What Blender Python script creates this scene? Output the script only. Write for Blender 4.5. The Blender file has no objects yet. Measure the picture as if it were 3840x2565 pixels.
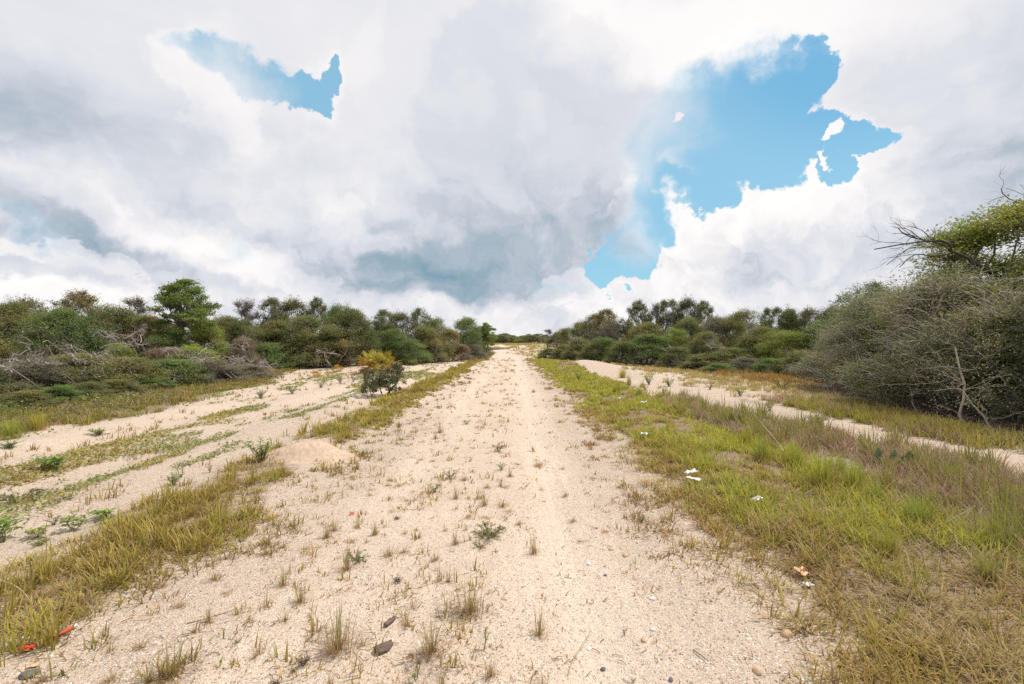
import bpy, math, random
import numpy as np

sc = bpy.context.scene
COL = sc.collection
CAM_H = 1.5            # eye height of the photographer above the sand
FPX, CX, CY = 1707.0, 1920.0, 1282.0   # focal length and centre of the photograph, in its own pixels

# ------------------------------------------------------------------ camera
cam = bpy.data.cameras.new('camera')
cam.sensor_width = 36.0
cam.lens = 16.0
cam.clip_start = 0.05
cam.clip_end = 9000.0
camo = bpy.data.objects.new('camera', cam)
COL.objects.link(camo)
camo.location = (0, 0, CAM_H)
camo.rotation_euler = (math.radians(90.0), 0, 0)
sc.camera = camo

# ------------------------------------------------------------------ light
SUN_EL, SUN_AZ = math.radians(60.0), math.radians(72.0)   # azimuth from +Y towards +X
world = bpy.data.worlds.new('World')
sc.world = world
world.use_nodes = True
world.cycles.sampling_method = 'MANUAL'
world.cycles.sample_map_resolution = 512
sun = bpy.data.lights.new('sun', 'SUN')
sun.energy = 3.9
sun.color = (1.0, 0.935, 0.84)
sun.angle = math.radians(1.0)
suno = bpy.data.objects.new('sun', sun)
COL.objects.link(suno)
suno.rotation_euler = (math.radians(90) - SUN_EL, 0, math.radians(180) - SUN_AZ)

sc.view_settings.view_transform = 'Standard'
sc.view_settings.look = 'None'
sc.view_settings.gamma = 1.0
sc.view_settings.exposure = 0.0
sc.view_settings.use_curve_mapping = False
cy = sc.cycles
cy.max_bounces = 5
cy.diffuse_bounces = 3
cy.glossy_bounces = 2
cy.transmission_bounces = 4
cy.transparent_max_bounces = 8
cy.use_denoising = False
cy.sample_clamp_indirect = 6.0
cy.caustics_reflective = False
cy.caustics_refractive = False


# ------------------------------------------------------------------ sky: Nishita air with a procedural deck of cumulus, all by direction
def build_sky():
    nt = world.node_tree
    N, L = nt.nodes, nt.links
    N.clear()

    def node(t, **kw):
        n = N.new(t)
        for k, v in kw.items():
            setattr(n, k, v)
        return n

    def put(sock, v):
        if hasattr(v, 'is_output'):
            L.new(v, sock)
        else:
            sock.default_value = v

    def m(op, a, b=0.0, c=0.0, clamp=False):
        n = node('ShaderNodeMath', operation=op, use_clamp=clamp)
        put(n.inputs[0], a); put(n.inputs[1], b); put(n.inputs[2], c)
        return n.outputs[0]

    def vm(op, a, b=None, scale=None):
        n = node('ShaderNodeVectorMath', operation=op)
        put(n.inputs[0], a)
        if b is not None: put(n.inputs[1], b)
        if scale is not None: put(n.inputs['Scale'], scale)
        return n.outputs['Value'] if op in ('LENGTH', 'DOT_PRODUCT') else n.outputs['Vector']

    def ramp_s(v, a, b, lo=0.0, hi=1.0):
        n = node('ShaderNodeMapRange', interpolation_type='SMOOTHSTEP')
        put(n.inputs['Value'], v)
        n.inputs['From Min'].default_value = a; n.inputs['From Max'].default_value = b
        n.inputs['To Min'].default_value = lo; n.inputs['To Max'].default_value = hi
        return n.outputs['Result']

    def noise(vec, scale, detail=6.0, rough=0.55, lac=2.0, typ='FBM', dist=0.0):
        n = node('ShaderNodeTexNoise', noise_dimensions='3D')
        put(n.inputs['Vector'], vec)
        n.inputs['Scale'].default_value = scale
        n.inputs['Detail'].default_value = detail
        n.inputs['Roughness'].default_value = rough
        n.inputs['Lacunarity'].default_value = lac
        n.inputs['Distortion'].default_value = dist
        return n.outputs['Fac'], n.outputs['Color']

    def mixc(f, a, b):
        n = node('ShaderNodeMix', data_type='RGBA')
        put(n.inputs[0], f); put(n.inputs[6], a); put(n.inputs[7], b)
        return n.outputs[2]

    tc = node('ShaderNodeTexCoord')
    d = tc.outputs['Generated']
    sep = node('ShaderNodeSeparateXYZ'); L.new(d, sep.inputs[0])
    den = m('ADD', m('MAXIMUM', sep.outputs[1], -0.9), 1.0)
    comb = node('ShaderNodeCombineXYZ')
    L.new(m('DIVIDE', sep.outputs[0], den), comb.inputs[0])
    L.new(m('DIVIDE', sep.outputs[2], den), comb.inputs[1])
    comb.inputs[2].default_value = 1.0
    uv = comb.outputs[0]

    def uvp(px, py):
        p, q = (px - CX) / FPX, (CY - py) / FPX
        l = math.sqrt(1 + p * p + q * q)
        return np.array((p / l / (1 + 1 / l), q / l / (1 + 1 / l)))

    # billows: the direction is pushed about by noise of several sizes before the cloud shapes are read
    nf, nc = noise(d, 6.0, 9.0, 0.60)
    nc0 = vm('MULTIPLY', vm('SUBTRACT', nc, (0.5, 0.5, 0.5)), (1, 1, 0))
    uvw = vm('ADD', uv, vm('SCALE', nc0, scale=0.15))
    nf2, nc2 = noise(d, 2.2, 5.0, 0.5)
    nc20 = vm('MULTIPLY', vm('SUBTRACT', nc2, (0.5, 0.5, 0.5)), (1, 1, 0))
    uvs = vm('ADD', uv, vm('ADD', vm('SCALE', nc20, scale=0.16), vm('SCALE', nc0, scale=0.12)))

    def ell2(vec, cx, cy_, rx, ry, rot):
        # squared distance in units of the ellipse, from two dot products (z of vec is 1)
        a = math.radians(rot)
        c = uvp(cx, cy_)
        e1 = uvp(cx + rx * math.cos(a), cy_ - rx * math.sin(a)) - c
        e2 = uvp(cx - ry * math.sin(a), cy_ - ry * math.cos(a)) - c
        inv = np.linalg.inv(np.array((e1, e2)).T)
        off = -inv @ c
        x = vm('DOT_PRODUCT', vec, (inv[0, 0], inv[0, 1], off[0]))
        y = vm('DOT_PRODUCT', vec, (inv[1, 0], inv[1, 1], off[1]))
        return m('MULTIPLY_ADD', x, x, m('MULTIPLY', y, y))

    def ell(vec, *e):
        return m('SQRT', ell2(vec, *e))

    def union(vec, lst, k=0.25):
        out = None
        for e in lst:
            v = ell(vec, *e)
            out = v if out is None else m('SMOOTH_MIN', out, v, k)
        return out

    # gaps of blue: (x, y, rx, ry, turn) read off the photograph once, then fixed to the sky
    gaps = [(800, 235, 150, 64, -22), (950, 300, 150, 84, -28), (1085, 375, 140, 100, -25), (1205, 410, 95, 100, 0), (1282, 285, 62, 92, 10),
            (2620, 430, 200, 180, 25), (2880, 340, 240, 180, 12), (3030, 250, 140, 100, 35), (2490, 560, 160, 200, -10),
            (2780, 590, 280, 130, 20), (3080, 500, 190, 100, -10), (3240, 530, 140, 62, 12), (3150, 610, 90, 70, 40), (2560, 720, 150, 80, -10),
            (2420, 790, 100, 140, -14), (2335, 930, 84, 100, -30), (2270, 1020, 80, 62, 25), (2240, 1085, 62, 45, 0)]
    puffs = [(3195, 525, 42, 24, 30), (3130, 590, 26, 24, 0), (2555, 470, 16, 26, -25)]
    D = union(uvw, gaps, 0.18)
    blue = ramp_s(D, 1.06, 0.90)
    softm = m('MINIMUM', ell(uv, 2400, 560, 230, 430, -8), ell(uv, 2650, 250, 420, 130, 8))
    softm = m('MINIMUM', softm, ell(uv, 800, 220, 320, 130, -15))
    softf = ramp_s(softm, 1.3, 0.5)
    blue = m('MULTIPLY_ADD', softf, m('SUBTRACT', ramp_s(m('ADD', D, m('MULTIPLY', m('SUBTRACT', nf, 0.5), 1.2)), 1.40, 0.55), blue), blue)
    DP = union(uvw, puffs, 0.1)
    blue = m('MULTIPLY', blue, ramp_s(DP, 0.8, 1.2))
    # thinner veils that only half cover the blue
    veil = union(uvs, [(2420, 480, 200, 330, -22), (800, 240, 230, 120, -20), (2350, 880, 110, 90, 0)], 0.3)
    blue = m('MULTIPLY', blue, ramp_s(veil, 0.2, 1.5, 0.35, 1.0))
    # faint thin spots
    thin = union(uvs, [(60, 905, 300, 42, -24), (880, 920, 90, 55, -40), (2000, 1075, 120, 40, 0)], 0.3)
    thinf = ramp_s(thin, 1.15, 0.4, 0.0, 0.22)
    # elsewhere in the sky the deck breaks up the same way
    away = ramp_s(sep.outputs[1], 0.25, -0.05)
    holes = m('MULTIPLY', ramp_s(nf2, 0.56, 0.66), away)
    blue = m('MAXIMUM', blue, m('MULTIPLY', holes, 0.9))

    # thickness of the deck (thick = grey base, thin or sunward = white)
    marks = [(2700, 90, 800, 230, 6, .26), (2230, 130, 130, 260, 20, .06),
             (1900, 920, 560, 260, 0, -.22), (1850, 1000, 380, 120, 0, -.17), (1450, 990, 360, 130, 0, -.12), (1560, 1120, 420, 60, 0, -.10), (1240, 1085, 300, 45, 0, -.09), (2250, 860, 190, 160, 0, -.05),
             (1700, 1160, 300, 60, 0, -.16), (1900, 640, 500, 260, 0, -.05),
             (200, 420, 700, 260, -30, -.09), (650, 640, 600, 110, -27, -.08), (60, 480, 260, 330, 0, -.08),
             (60, 880, 420, 70, -22, -.17), (520, 980, 360, 50, -14, -.12),
             (100, 1050, 360, 46, -6, -.30), (60, 1115, 300, 24, 0, .10),
             (900, 985, 420, 75, -16, .18), (500, 800, 600, 80, -16, .09), (760, 330, 210, 120, -50, .12), (740, 130, 120, 130, -60, .05),
             (1320, 735, 150, 70, 0, .16), (1370, 880, 110, 90, 0, .13), (1500, 160, 70, 140, 0, .05), (1740, 210, 120, 70, -50, .07), (1960, 360, 60, 90, 15, .08),
             (2150, 1105, 300, 110, 0, .14), (2030, 1200, 420, 60, 0, .16), (1760, 1190, 240, 40, 0, .08),
             (3030, 700, 320, 180, 15, .17), (2620, 810, 250, 170, 0, .14), (2450, 1000, 200, 90, 0, .12), (2330, 760, 90, 120, 0, .08),
             (3760, 740, 420, 240, -10, -.17), (3780, 380, 260, 300, 0, -.10), (3330, 950, 480, 75, 8, -.20), (2760, 970, 380, 60, 5, -.19), (3050, 1110, 700, 40, 0, .08),
             (3560, 640, 200, 40, 22, .06), (3360, 350, 260, 40, 20, -.05), (3450, 300, 300, 30, 25, .04), (3640, 1080, 300, 60, 0, -.05)]
    t = None
    for (x, y, rx, ry, rot, a) in marks:
        v = ramp_s(ell2(uvs, x, y, rx, ry, rot), 1.7, 0.0, 0.0, a)
        t = v if t is None else m('ADD', t, v)
    # heaps that stand before the deck with a crisp edge of their own
    fronts = [(2010, 420, 470, 400, 0, -.09), (2230, 280, 240, 190, 20, -.04), (180, 1010, 420, 110, -13, .20), (3000, 830, 300, 190, 12, .13), (2620, 900, 200, 190, 0, .10),
              (2130, 1110, 150, 90, 0, .14), (2420, 1060, 150, 90, 0, .10), (2330, 770, 110, 90, 0, .07), (3560, 330, 330, 190, 20, -.04), (1000, 1010, 300, 90, -14, .06), (760, 330, 230, 150, -50, .05)]
    for (x, y, rx, ry, rot, a) in fronts:
        t = m('ADD', t, ramp_s(ell2(uvw, x, y, rx, ry, rot), 1.08, 0.80, 0.0, a))
    # general relief: soft large swells, cauliflower detail low down, long streaks on the left
    sm = node('ShaderNodeMapping'); L.new(uv, sm.inputs['Vector'])
    sm.inputs['Rotation'].default_value = (0, 0, math.radians(33))
    sm.inputs['Scale'].default_value = (2.2, 11.0, 1)
    sf, _ = noise(sm.outputs[0], 1.0, 5.0, 0.55)
    left = ramp_s(sep.outputs[0], 0.0, -0.55)
    streak = m('MULTIPLY', m('SUBTRACT', sf, 0.5), m('MULTIPLY', left, 0.42))
    bf, _ = noise(uvs, 8.0, 7.0, 0.58)
    bf2, _ = noise(vm('ADD', uvs, (0.012, 0.022, 0.0)), 8.0, 7.0, 0.58)
    relief = m('MULTIPLY', m('SUBTRACT', bf, bf2), ramp_s(sep.outputs[2], 0.50, 0.10, 0.08, 1.25))  # light and shade of the billows, put into cloud brightness by sunward-shifted noise
    low = ramp_s(sep.outputs[2], 0.50, 0.08, 0.22, 0.62)
    bill = m('MULTIPLY', m('SUBTRACT', bf, 0.5), m('MULTIPLY', low, 0.55))
    swell = m('MULTIPLY', m('SUBTRACT', nf2, 0.5), 0.20)
    t = m('ADD', m('ADD', t, relief), m('ADD', bill, m('ADD', swell, streak)))
    # rims: near a gap the deck is thin and the sun shines through it
    rim = m("MULTIPLY", ramp_s(D, 1.7, 1.0, 0.0, 0.10), ramp_s(nf2, 0.42, 0.60, 0.2, 1.0))
    t = m('MULTIPLY', m('ADD', m('ADD', t, rim), 0.835), 0.85)
    cr = node('ShaderNodeValToRGB')
    L.new(t, cr.inputs[0])
    els = cr.color_ramp.elements
    stops = [(p_ * 0.85, c_) for p_, c_ in ((0.18, (0.22, 0.36, 0.46)), (0.38, (0.33, 0.445, 0.53)), (0.54, (0.49, 0.55, 0.63)), (0.68, (0.66, 0.69, 0.755)),
             (0.83, (0.785, 0.795, 0.845)), (0.96, (0.90, 0.885, 0.895)), (1.08, (0.98, 0.965, 0.96)), (1.176, (1.02, 1.0, 0.985)))]
    els[0].position, els[0].color = stops[0][0], stops[0][1] + (1,)
    els[1].position, els[1].color = stops[-1][0], stops[-1][1] + (1,)
    for p, c in stops[1:-1]:
        e = els.new(p); e.color = c + (1,)
    cloud = vm('SCALE', cr.outputs[0], scale=10.0)

    sky = node('ShaderNodeTexSky', sky_type='NISHITA')
    sky.sun_disc = False
    sky.sun_elevation = SUN_EL
    sky.sun_rotation = SUN_AZ
    sky.altitude = 0; sky.air_density = 1.0; sky.dust_density = 0.6; sky.ozone_density = 2.0
    air = mixc(0.7, vm('MULTIPLY', sky.outputs[0], SKY_TINT), mixc(ramp_s(ell(uv, 3080, 260, 900, 520, 0), 1.0, 0.1), (3.3, 6.3, 8.5, 1), (1.9, 5.0, 7.9, 1)))
    col = mixc(m('MAXIMUM', blue, thinf), cloud, air)
    bg = node('ShaderNodeBackground')
    L.new(col, bg.inputs[0])
    bg.inputs[1].default_value = 0.1
    out = node('ShaderNodeOutputWorld')
    L.new(bg.outputs[0], out.inputs[0])

SKY_TINT = (1.02, 1.43, 1.23)
build_sky()


# ------------------------------------------------------------------ helpers
RNG = np.random.default_rng(7)


def at(px, py, z=0.0):
    """Ground point (x, y) that the photograph shows at pixel (px, py)."""
    d = FPX * (CAM_H - z) / (py - CY)
    return (px - CX) / FPX * d, d


def vnoise(x, y, seed=0):
    x = np.asarray(x, float); y = np.asarray(y, float)
    tab = np.random.default_rng(1000 + seed).random(4096)
    xi = np.floor(x).astype(np.int64); yi = np.floor(y).astype(np.int64)
    fx = x - xi; fy = y - yi
    fx = fx * fx * (3 - 2 * fx); fy = fy * fy * (3 - 2 * fy)

    def h(a, b):
        return tab[((a * 73856093) ^ (b * 19349663)) & 4095]
    return (h(xi, yi) * (1 - fx) + h(xi + 1, yi) * fx) * (1 - fy) + (h(xi, yi + 1) * (1 - fx) + h(xi + 1, yi + 1) * fx) * fy


def fbm(x, y, seed=0, oct=4):
    s = 0; a = 0.5; t = 0
    for k in range(oct):
        s = s + a * vnoise(x * 2 ** k + 13.7 * k, y * 2 ** k - 7.1 * k, seed + k)
        t += a; a *= 0.5
    return s / t


def ss(x, a, b):
    t = np.clip((np.asarray(x, float) - a) / (b - a), 0, 1)
    return t * t * (3 - 2 * t)


def band(x, a, b, e):
    return ss(x, a - e, a + e) * (1 - ss(x, b - e, b + e))


def mesh_np(name, V, quads=None, tris=None, col=None, mats=(), midx=None, attrs=None, smooth=False):
    me = bpy.data.meshes.new(name)
    V = np.asarray(V, np.float32)
    me.vertices.add(len(V)); me.vertices.foreach_set('co', V.ravel())
    q = np.zeros((0, 4), np.int32) if quads is None or len(quads) == 0 else np.asarray(quads, np.int32)
    t = np.zeros((0, 3), np.int32) if tris is None or len(tris) == 0 else np.asarray(tris, np.int32)
    nl = len(q) * 4 + len(t) * 3
    me.loops.add(nl)
    me.loops.foreach_set('vertex_index', np.concatenate((q.ravel(), t.ravel())).astype(np.int32))
    me.polygons.add(len(q) + len(t))
    st = np.concatenate((np.arange(len(q)) * 4, len(q) * 4 + np.arange(len(t)) * 3)).astype(np.int32)
    me.polygons.foreach_set('loop_start', st)
    if midx is not None:
        me.polygons.foreach_set('material_index', np.asarray(midx, np.int32))
    if smooth:
        me.polygons.foreach_set('use_smooth', np.ones(len(q) + len(t), bool))
    me.update(calc_edges=True)
    if col is not None:
        c = np.ones((len(V), 4), np.float32); c[:, :3] = col
        a = me.color_attributes.new('col', 'FLOAT_COLOR', 'POINT')
        a.data.foreach_set('color', c.ravel())
    for k, v in (attrs or {}).items():
        a = me.attributes.new(k, 'FLOAT', 'POINT')
        a.data.foreach_set('value', np.asarray(v, np.float32))
    for mt in mats:
        me.materials.append(mt)
    return me


def link(name, me, parent=None, loc=None):
    o = bpy.data.objects.new(name, me)
    COL.objects.link(o)
    if parent is not None: o.parent = parent
    if loc is not None: o.location = loc
    return o


def tag(o, label=None, cat=None, group=None, kind=None):
    if label: o['label'] = label
    if cat: o['category'] = cat
    if group: o['group'] = group
    if kind: o['kind'] = kind
    return o


class Geo:
    """Collects vertices, faces and colours of one mesh."""
    def __init__(self):
        self.V, self.Q, self.T, self.C, self.n = [], [], [], [], 0

    def add(self, V, quads=None, tris=None, col=(1, 1, 1)):
        V = np.asarray(V, float).reshape(-1, 3)
        self.V.append(V)
        if quads is not None and len(quads): self.Q.append(np.asarray(quads) + self.n)
        if tris is not None and len(tris): self.T.append(np.asarray(tris) + self.n)
        c = np.asarray(col, float)
        self.C.append(np.broadcast_to(c, (len(V), 3)) if c.ndim == 1 else c)
        self.n += len(V)

    def mesh(self, name, mat, smooth=False):
        V = np.concatenate(self.V) if self.V else np.zeros((0, 3))
        Q = np.concatenate(self.Q) if self.Q else None
        T = np.concatenate(self.T) if self.T else None
        return mesh_np(name, V, Q, T, np.concatenate(self.C) if self.C else None, [mat], smooth=smooth)


def tubes(P, R, S=4):
    """Tapered tubes: P (N,K,3) centre lines, R (N,K) radii -> vertices, quads."""
    P = np.asarray(P, float); R = np.asarray(R, float)
    N, K, _ = P.shape
    T = np.gradient(P, axis=1)
    T /= np.linalg.norm(T, axis=2, keepdims=True) + 1e-9
    ref = np.where(np.abs(T[..., 2:3]) > 0.9, np.array((1.0, 0, 0)), np.array((0, 0, 1.0)))
    A = np.cross(T, ref); A /= np.linalg.norm(A, axis=2, keepdims=True) + 1e-9
    B = np.cross(T, A)
    ang = np.arange(S) * 2 * math.pi / S
    V = P[:, :, None, :] + R[:, :, None, None] * (A[:, :, None, :] * np.cos(ang)[None, None, :, None] + B[:, :, None, :] * np.sin(ang)[None, None, :, None])
    idx = np.arange(N * K * S).reshape(N, K, S)
    a = idx[:, :-1, :]; b = np.roll(idx, -1, axis=2)[:, :-1, :]; c = np.roll(idx, -1, axis=2)[:, 1:, :]; d = idx[:, 1:, :]
    return V.reshape(-1, 3), np.stack((a, b, c, d), -1).reshape(-1, 4)


def curves(A, B, K, sag, wob, rng):
    """Bent centre lines from A to B (N,3); sag lifts (+) or drops (-) the middle, wob is random bending as a share of length."""
    A = np.asarray(A, float); B = np.asarray(B, float)
    N = len(A)
    t = np.linspace(0, 1, K)[None, :, None]
    P = A[:, None] * (1 - t) + B[:, None] * t
    Ln = np.linalg.norm(B - A, axis=1)[:, None, None]
    P[..., 2:3] += sag * Ln * 4 * t * (1 - t)
    for f in (1, 2):
        off = rng.normal(0, 1, (N, 1, 3)) * wob / f
        P += off * Ln * np.sin(math.pi * f * t)
    return P


def blades(base, h, az, lean, w, c0, c1, curl=0.5):
    """Grass blades of five vertices, bent over towards az. lean: how far the tip goes sideways as a share of h."""
    base = np.asarray(base, float); N = len(base)
    h = np.broadcast_to(h, N); az = np.broadcast_to(az, N); lean = np.broadcast_to(lean, N); w = np.broadcast_to(w, N)
    d = np.stack((np.cos(az), np.sin(az), np.zeros(N)), 1)
    s = np.stack((-np.sin(az), np.cos(az), np.zeros(N)), 1)
    up = np.array((0, 0, 1.0))
    v = np.sqrt(np.maximum(0.05, 1 - np.minimum(lean, 0.97) ** 2))
    mid = base + d * (h * lean * 0.55 * (1 - curl * 0.6))[:, None] + up * (h * v * 0.58)[:, None]
    tip = base + d * (h * lean)[:, None] + up * (h * v)[:, None]
    hw = (w * 0.5)[:, None]
    V = np.stack((base - s * hw, base + s * hw, mid + s * hw * 0.8, mid - s * hw * 0.8, tip), 1).reshape(-1, 3)
    i = np.arange(N) * 5
    Q = np.stack((i, i + 1, i + 2, i + 3), 1); T = np.stack((i + 3, i + 2, i + 4), 1)
    c0 = np.broadcast_to(np.asarray(c0, float), (N, 3)); c1 = np.broadcast_to(np.asarray(c1, float), (N, 3))
    C = np.stack((c0, c0, (c0 + c1) / 2, (c0 + c1) / 2, c1), 1).reshape(-1, 3)
    return V, Q, T, C


def pick(cols, wts, n, rng, jit=0.18):
    cols = np.asarray(cols, float); wts = np.asarray(wts, float)
    c = cols[rng.choice(len(cols), n, p=wts / wts.sum())]
    return c * (1 + rng.normal(0, jit, (n, 1))).clip(0.5, 1.6) * (1 + rng.normal(0, 0.05, (n, 3)))


# ------------------------------------------------------------------ materials
def new_mat(name):
    mt = bpy.data.materials.new(name); mt.use_nodes = True
    nt = mt.node_tree; nt.nodes.clear()
    out = nt.nodes.new('ShaderNodeOutputMaterial')
    return mt, nt, out


def leaf_material(name, trans=0.35, gloss=0.06, obj_tint=True, rough=0.55):
    mt, nt, out = new_mat(name); N, L = nt.nodes, nt.links
    at_ = N.new('ShaderNodeAttribute'); at_.attribute_name = 'col'
    col = at_.outputs['Color']
    if obj_tint:
        oi = N.new('ShaderNodeObjectInfo')
        mx = N.new('ShaderNodeMix'); mx.data_type = 'RGBA'; mx.blend_type = 'MULTIPLY'; mx.inputs[0].default_value = 1
        L.new(col, mx.inputs[6]); L.new(oi.outputs['Color'], mx.inputs[7]); col = mx.outputs[2]
    df = N.new('ShaderNodeBsdfDiffuse'); L.new(col, df.inputs['Color'])
    tr = N.new('ShaderNodeBsdfTranslucent'); L.new(col, tr.inputs['Color'])
    ms = N.new('ShaderNodeMixShader'); ms.inputs[0].default_value = trans
    L.new(df.outputs[0], ms.inputs[1]); L.new(tr.outputs[0], ms.inputs[2])
    sh = ms.outputs[0]
    if gloss > 0:
        gl = N.new('ShaderNodeBsdfGlossy'); gl.inputs['Roughness'].default_value = rough; gl.inputs['Color'].default_value = (0.9, 0.95, 1, 1)
        m2 = N.new('ShaderNodeMixShader'); m2.inputs[0].default_value = gloss
        L.new(sh, m2.inputs[1]); L.new(gl.outputs[0], m2.inputs[2]); sh = m2.outputs[0]
    L.new(sh, out.inputs[0])
    return mt


def plain_material(name, c1, c2=None, scale=8.0, rough=0.7, bump=0.0, spec=0.3, coat=0.0, trans=0.0, stretch=(1, 1, 1)):
    mt, nt, out = new_mat(name); N, L = nt.nodes, nt.links
    b = N.new('ShaderNodeBsdfPrincipled')
    b.inputs['Roughness'].default_value = rough
    b.inputs['Specular IOR Level'].default_value = spec
    b.inputs['Coat Weight'].default_value = coat
    b.inputs['Transmission Weight'].default_value = trans
    tc = N.new('ShaderNodeTexCoord'); mp = N.new('ShaderNodeMapping'); mp.inputs['Scale'].default_value = stretch
    L.new(tc.outputs['Object'], mp.inputs[0])
    nz = N.new('ShaderNodeTexNoise'); nz.inputs['Scale'].default_value = scale; nz.inputs['Detail'].default_value = 5
    L.new(mp.outputs[0], nz.inputs['Vector'])
    mx = N.new('ShaderNodeMix'); mx.data_type = 'RGBA'
    mx.inputs[6].default_value = tuple(c1) + (1,); mx.inputs[7].default_value = tuple(c2 or c1) + (1,)
    mr = N.new('ShaderNodeMapRange'); mr.inputs['From Min'].default_value = 0.35; mr.inputs['From Max'].default_value = 0.65
    L.new(nz.outputs['Fac'], mr.inputs[0]); L.new(mr.outputs[0], mx.inputs[0]); L.new(mx.outputs[2], b.inputs['Base Color'])
    if bump:
        bp = N.new('ShaderNodeBump'); bp.inputs['Strength'].default_value = bump; bp.inputs['Distance'].default_value = 0.01
        L.new(nz.outputs['Fac'], bp.inputs['Height']); L.new(bp.outputs[0], b.inputs['Normal'])
    L.new(b.outputs[0], out.inputs[0])
    return mt


def attr_material(name, rough=0.8, spec=0.2, scale=30.0, amount=0.25, bump=0.0):
    """Colour from the mesh, broken up by noise, times the object's own colour."""
    mt, nt, out = new_mat(name); N, L = nt.nodes, nt.links
    b = N.new('ShaderNodeBsdfPrincipled'); b.inputs['Roughness'].default_value = rough; b.inputs['Specular IOR Level'].default_value = spec
    a = N.new('ShaderNodeAttribute'); a.attribute_name = 'col'
    oi = N.new('ShaderNodeObjectInfo')
    tc = N.new('ShaderNodeTexCoord'); nz = N.new('ShaderNodeTexNoise'); nz.inputs['Scale'].default_value = scale; nz.inputs['Detail'].default_value = 4
    L.new(tc.outputs['Object'], nz.inputs['Vector'])
    mr = N.new('ShaderNodeMapRange'); mr.inputs['From Min'].default_value = 0.3; mr.inputs['From Max'].default_value = 0.7
    mr.inputs['To Min'].default_value = 1 - amount; mr.inputs['To Max'].default_value = 1 + amount
    L.new(nz.outputs['Fac'], mr.inputs[0])
    m1 = N.new('ShaderNodeVectorMath'); m1.operation = 'MULTIPLY'; L.new(a.outputs['Color'], m1.inputs[0]); L.new(oi.outputs['Color'], m1.inputs[1])
    m2 = N.new('ShaderNodeVectorMath'); m2.operation = 'SCALE'; L.new(m1.outputs[0], m2.inputs[0]); L.new(mr.outputs[0], m2.inputs['Scale'])
    L.new(m2.outputs[0], b.inputs['Base Color'])
    if bump:
        bp = N.new('ShaderNodeBump'); bp.inputs['Strength'].default_value = bump; bp.inputs['Distance'].default_value = 0.004
        L.new(nz.outputs['Fac'], bp.inputs['Height']); L.new(bp.outputs[0], b.inputs['Normal'])
    L.new(b.outputs[0], out.inputs[0])
    return mt


M_LEAF = leaf_material('leaf', trans=0.45, gloss=0.02)
M_GRASS = leaf_material('grass_blade', trans=0.35, gloss=0.015)
M_BARK = attr_material('bark', scale=25, amount=0.35, bump=0.5)
M_STONE = attr_material('shell_and_stone', rough=0.75, scale=60, amount=0.2)


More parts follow.
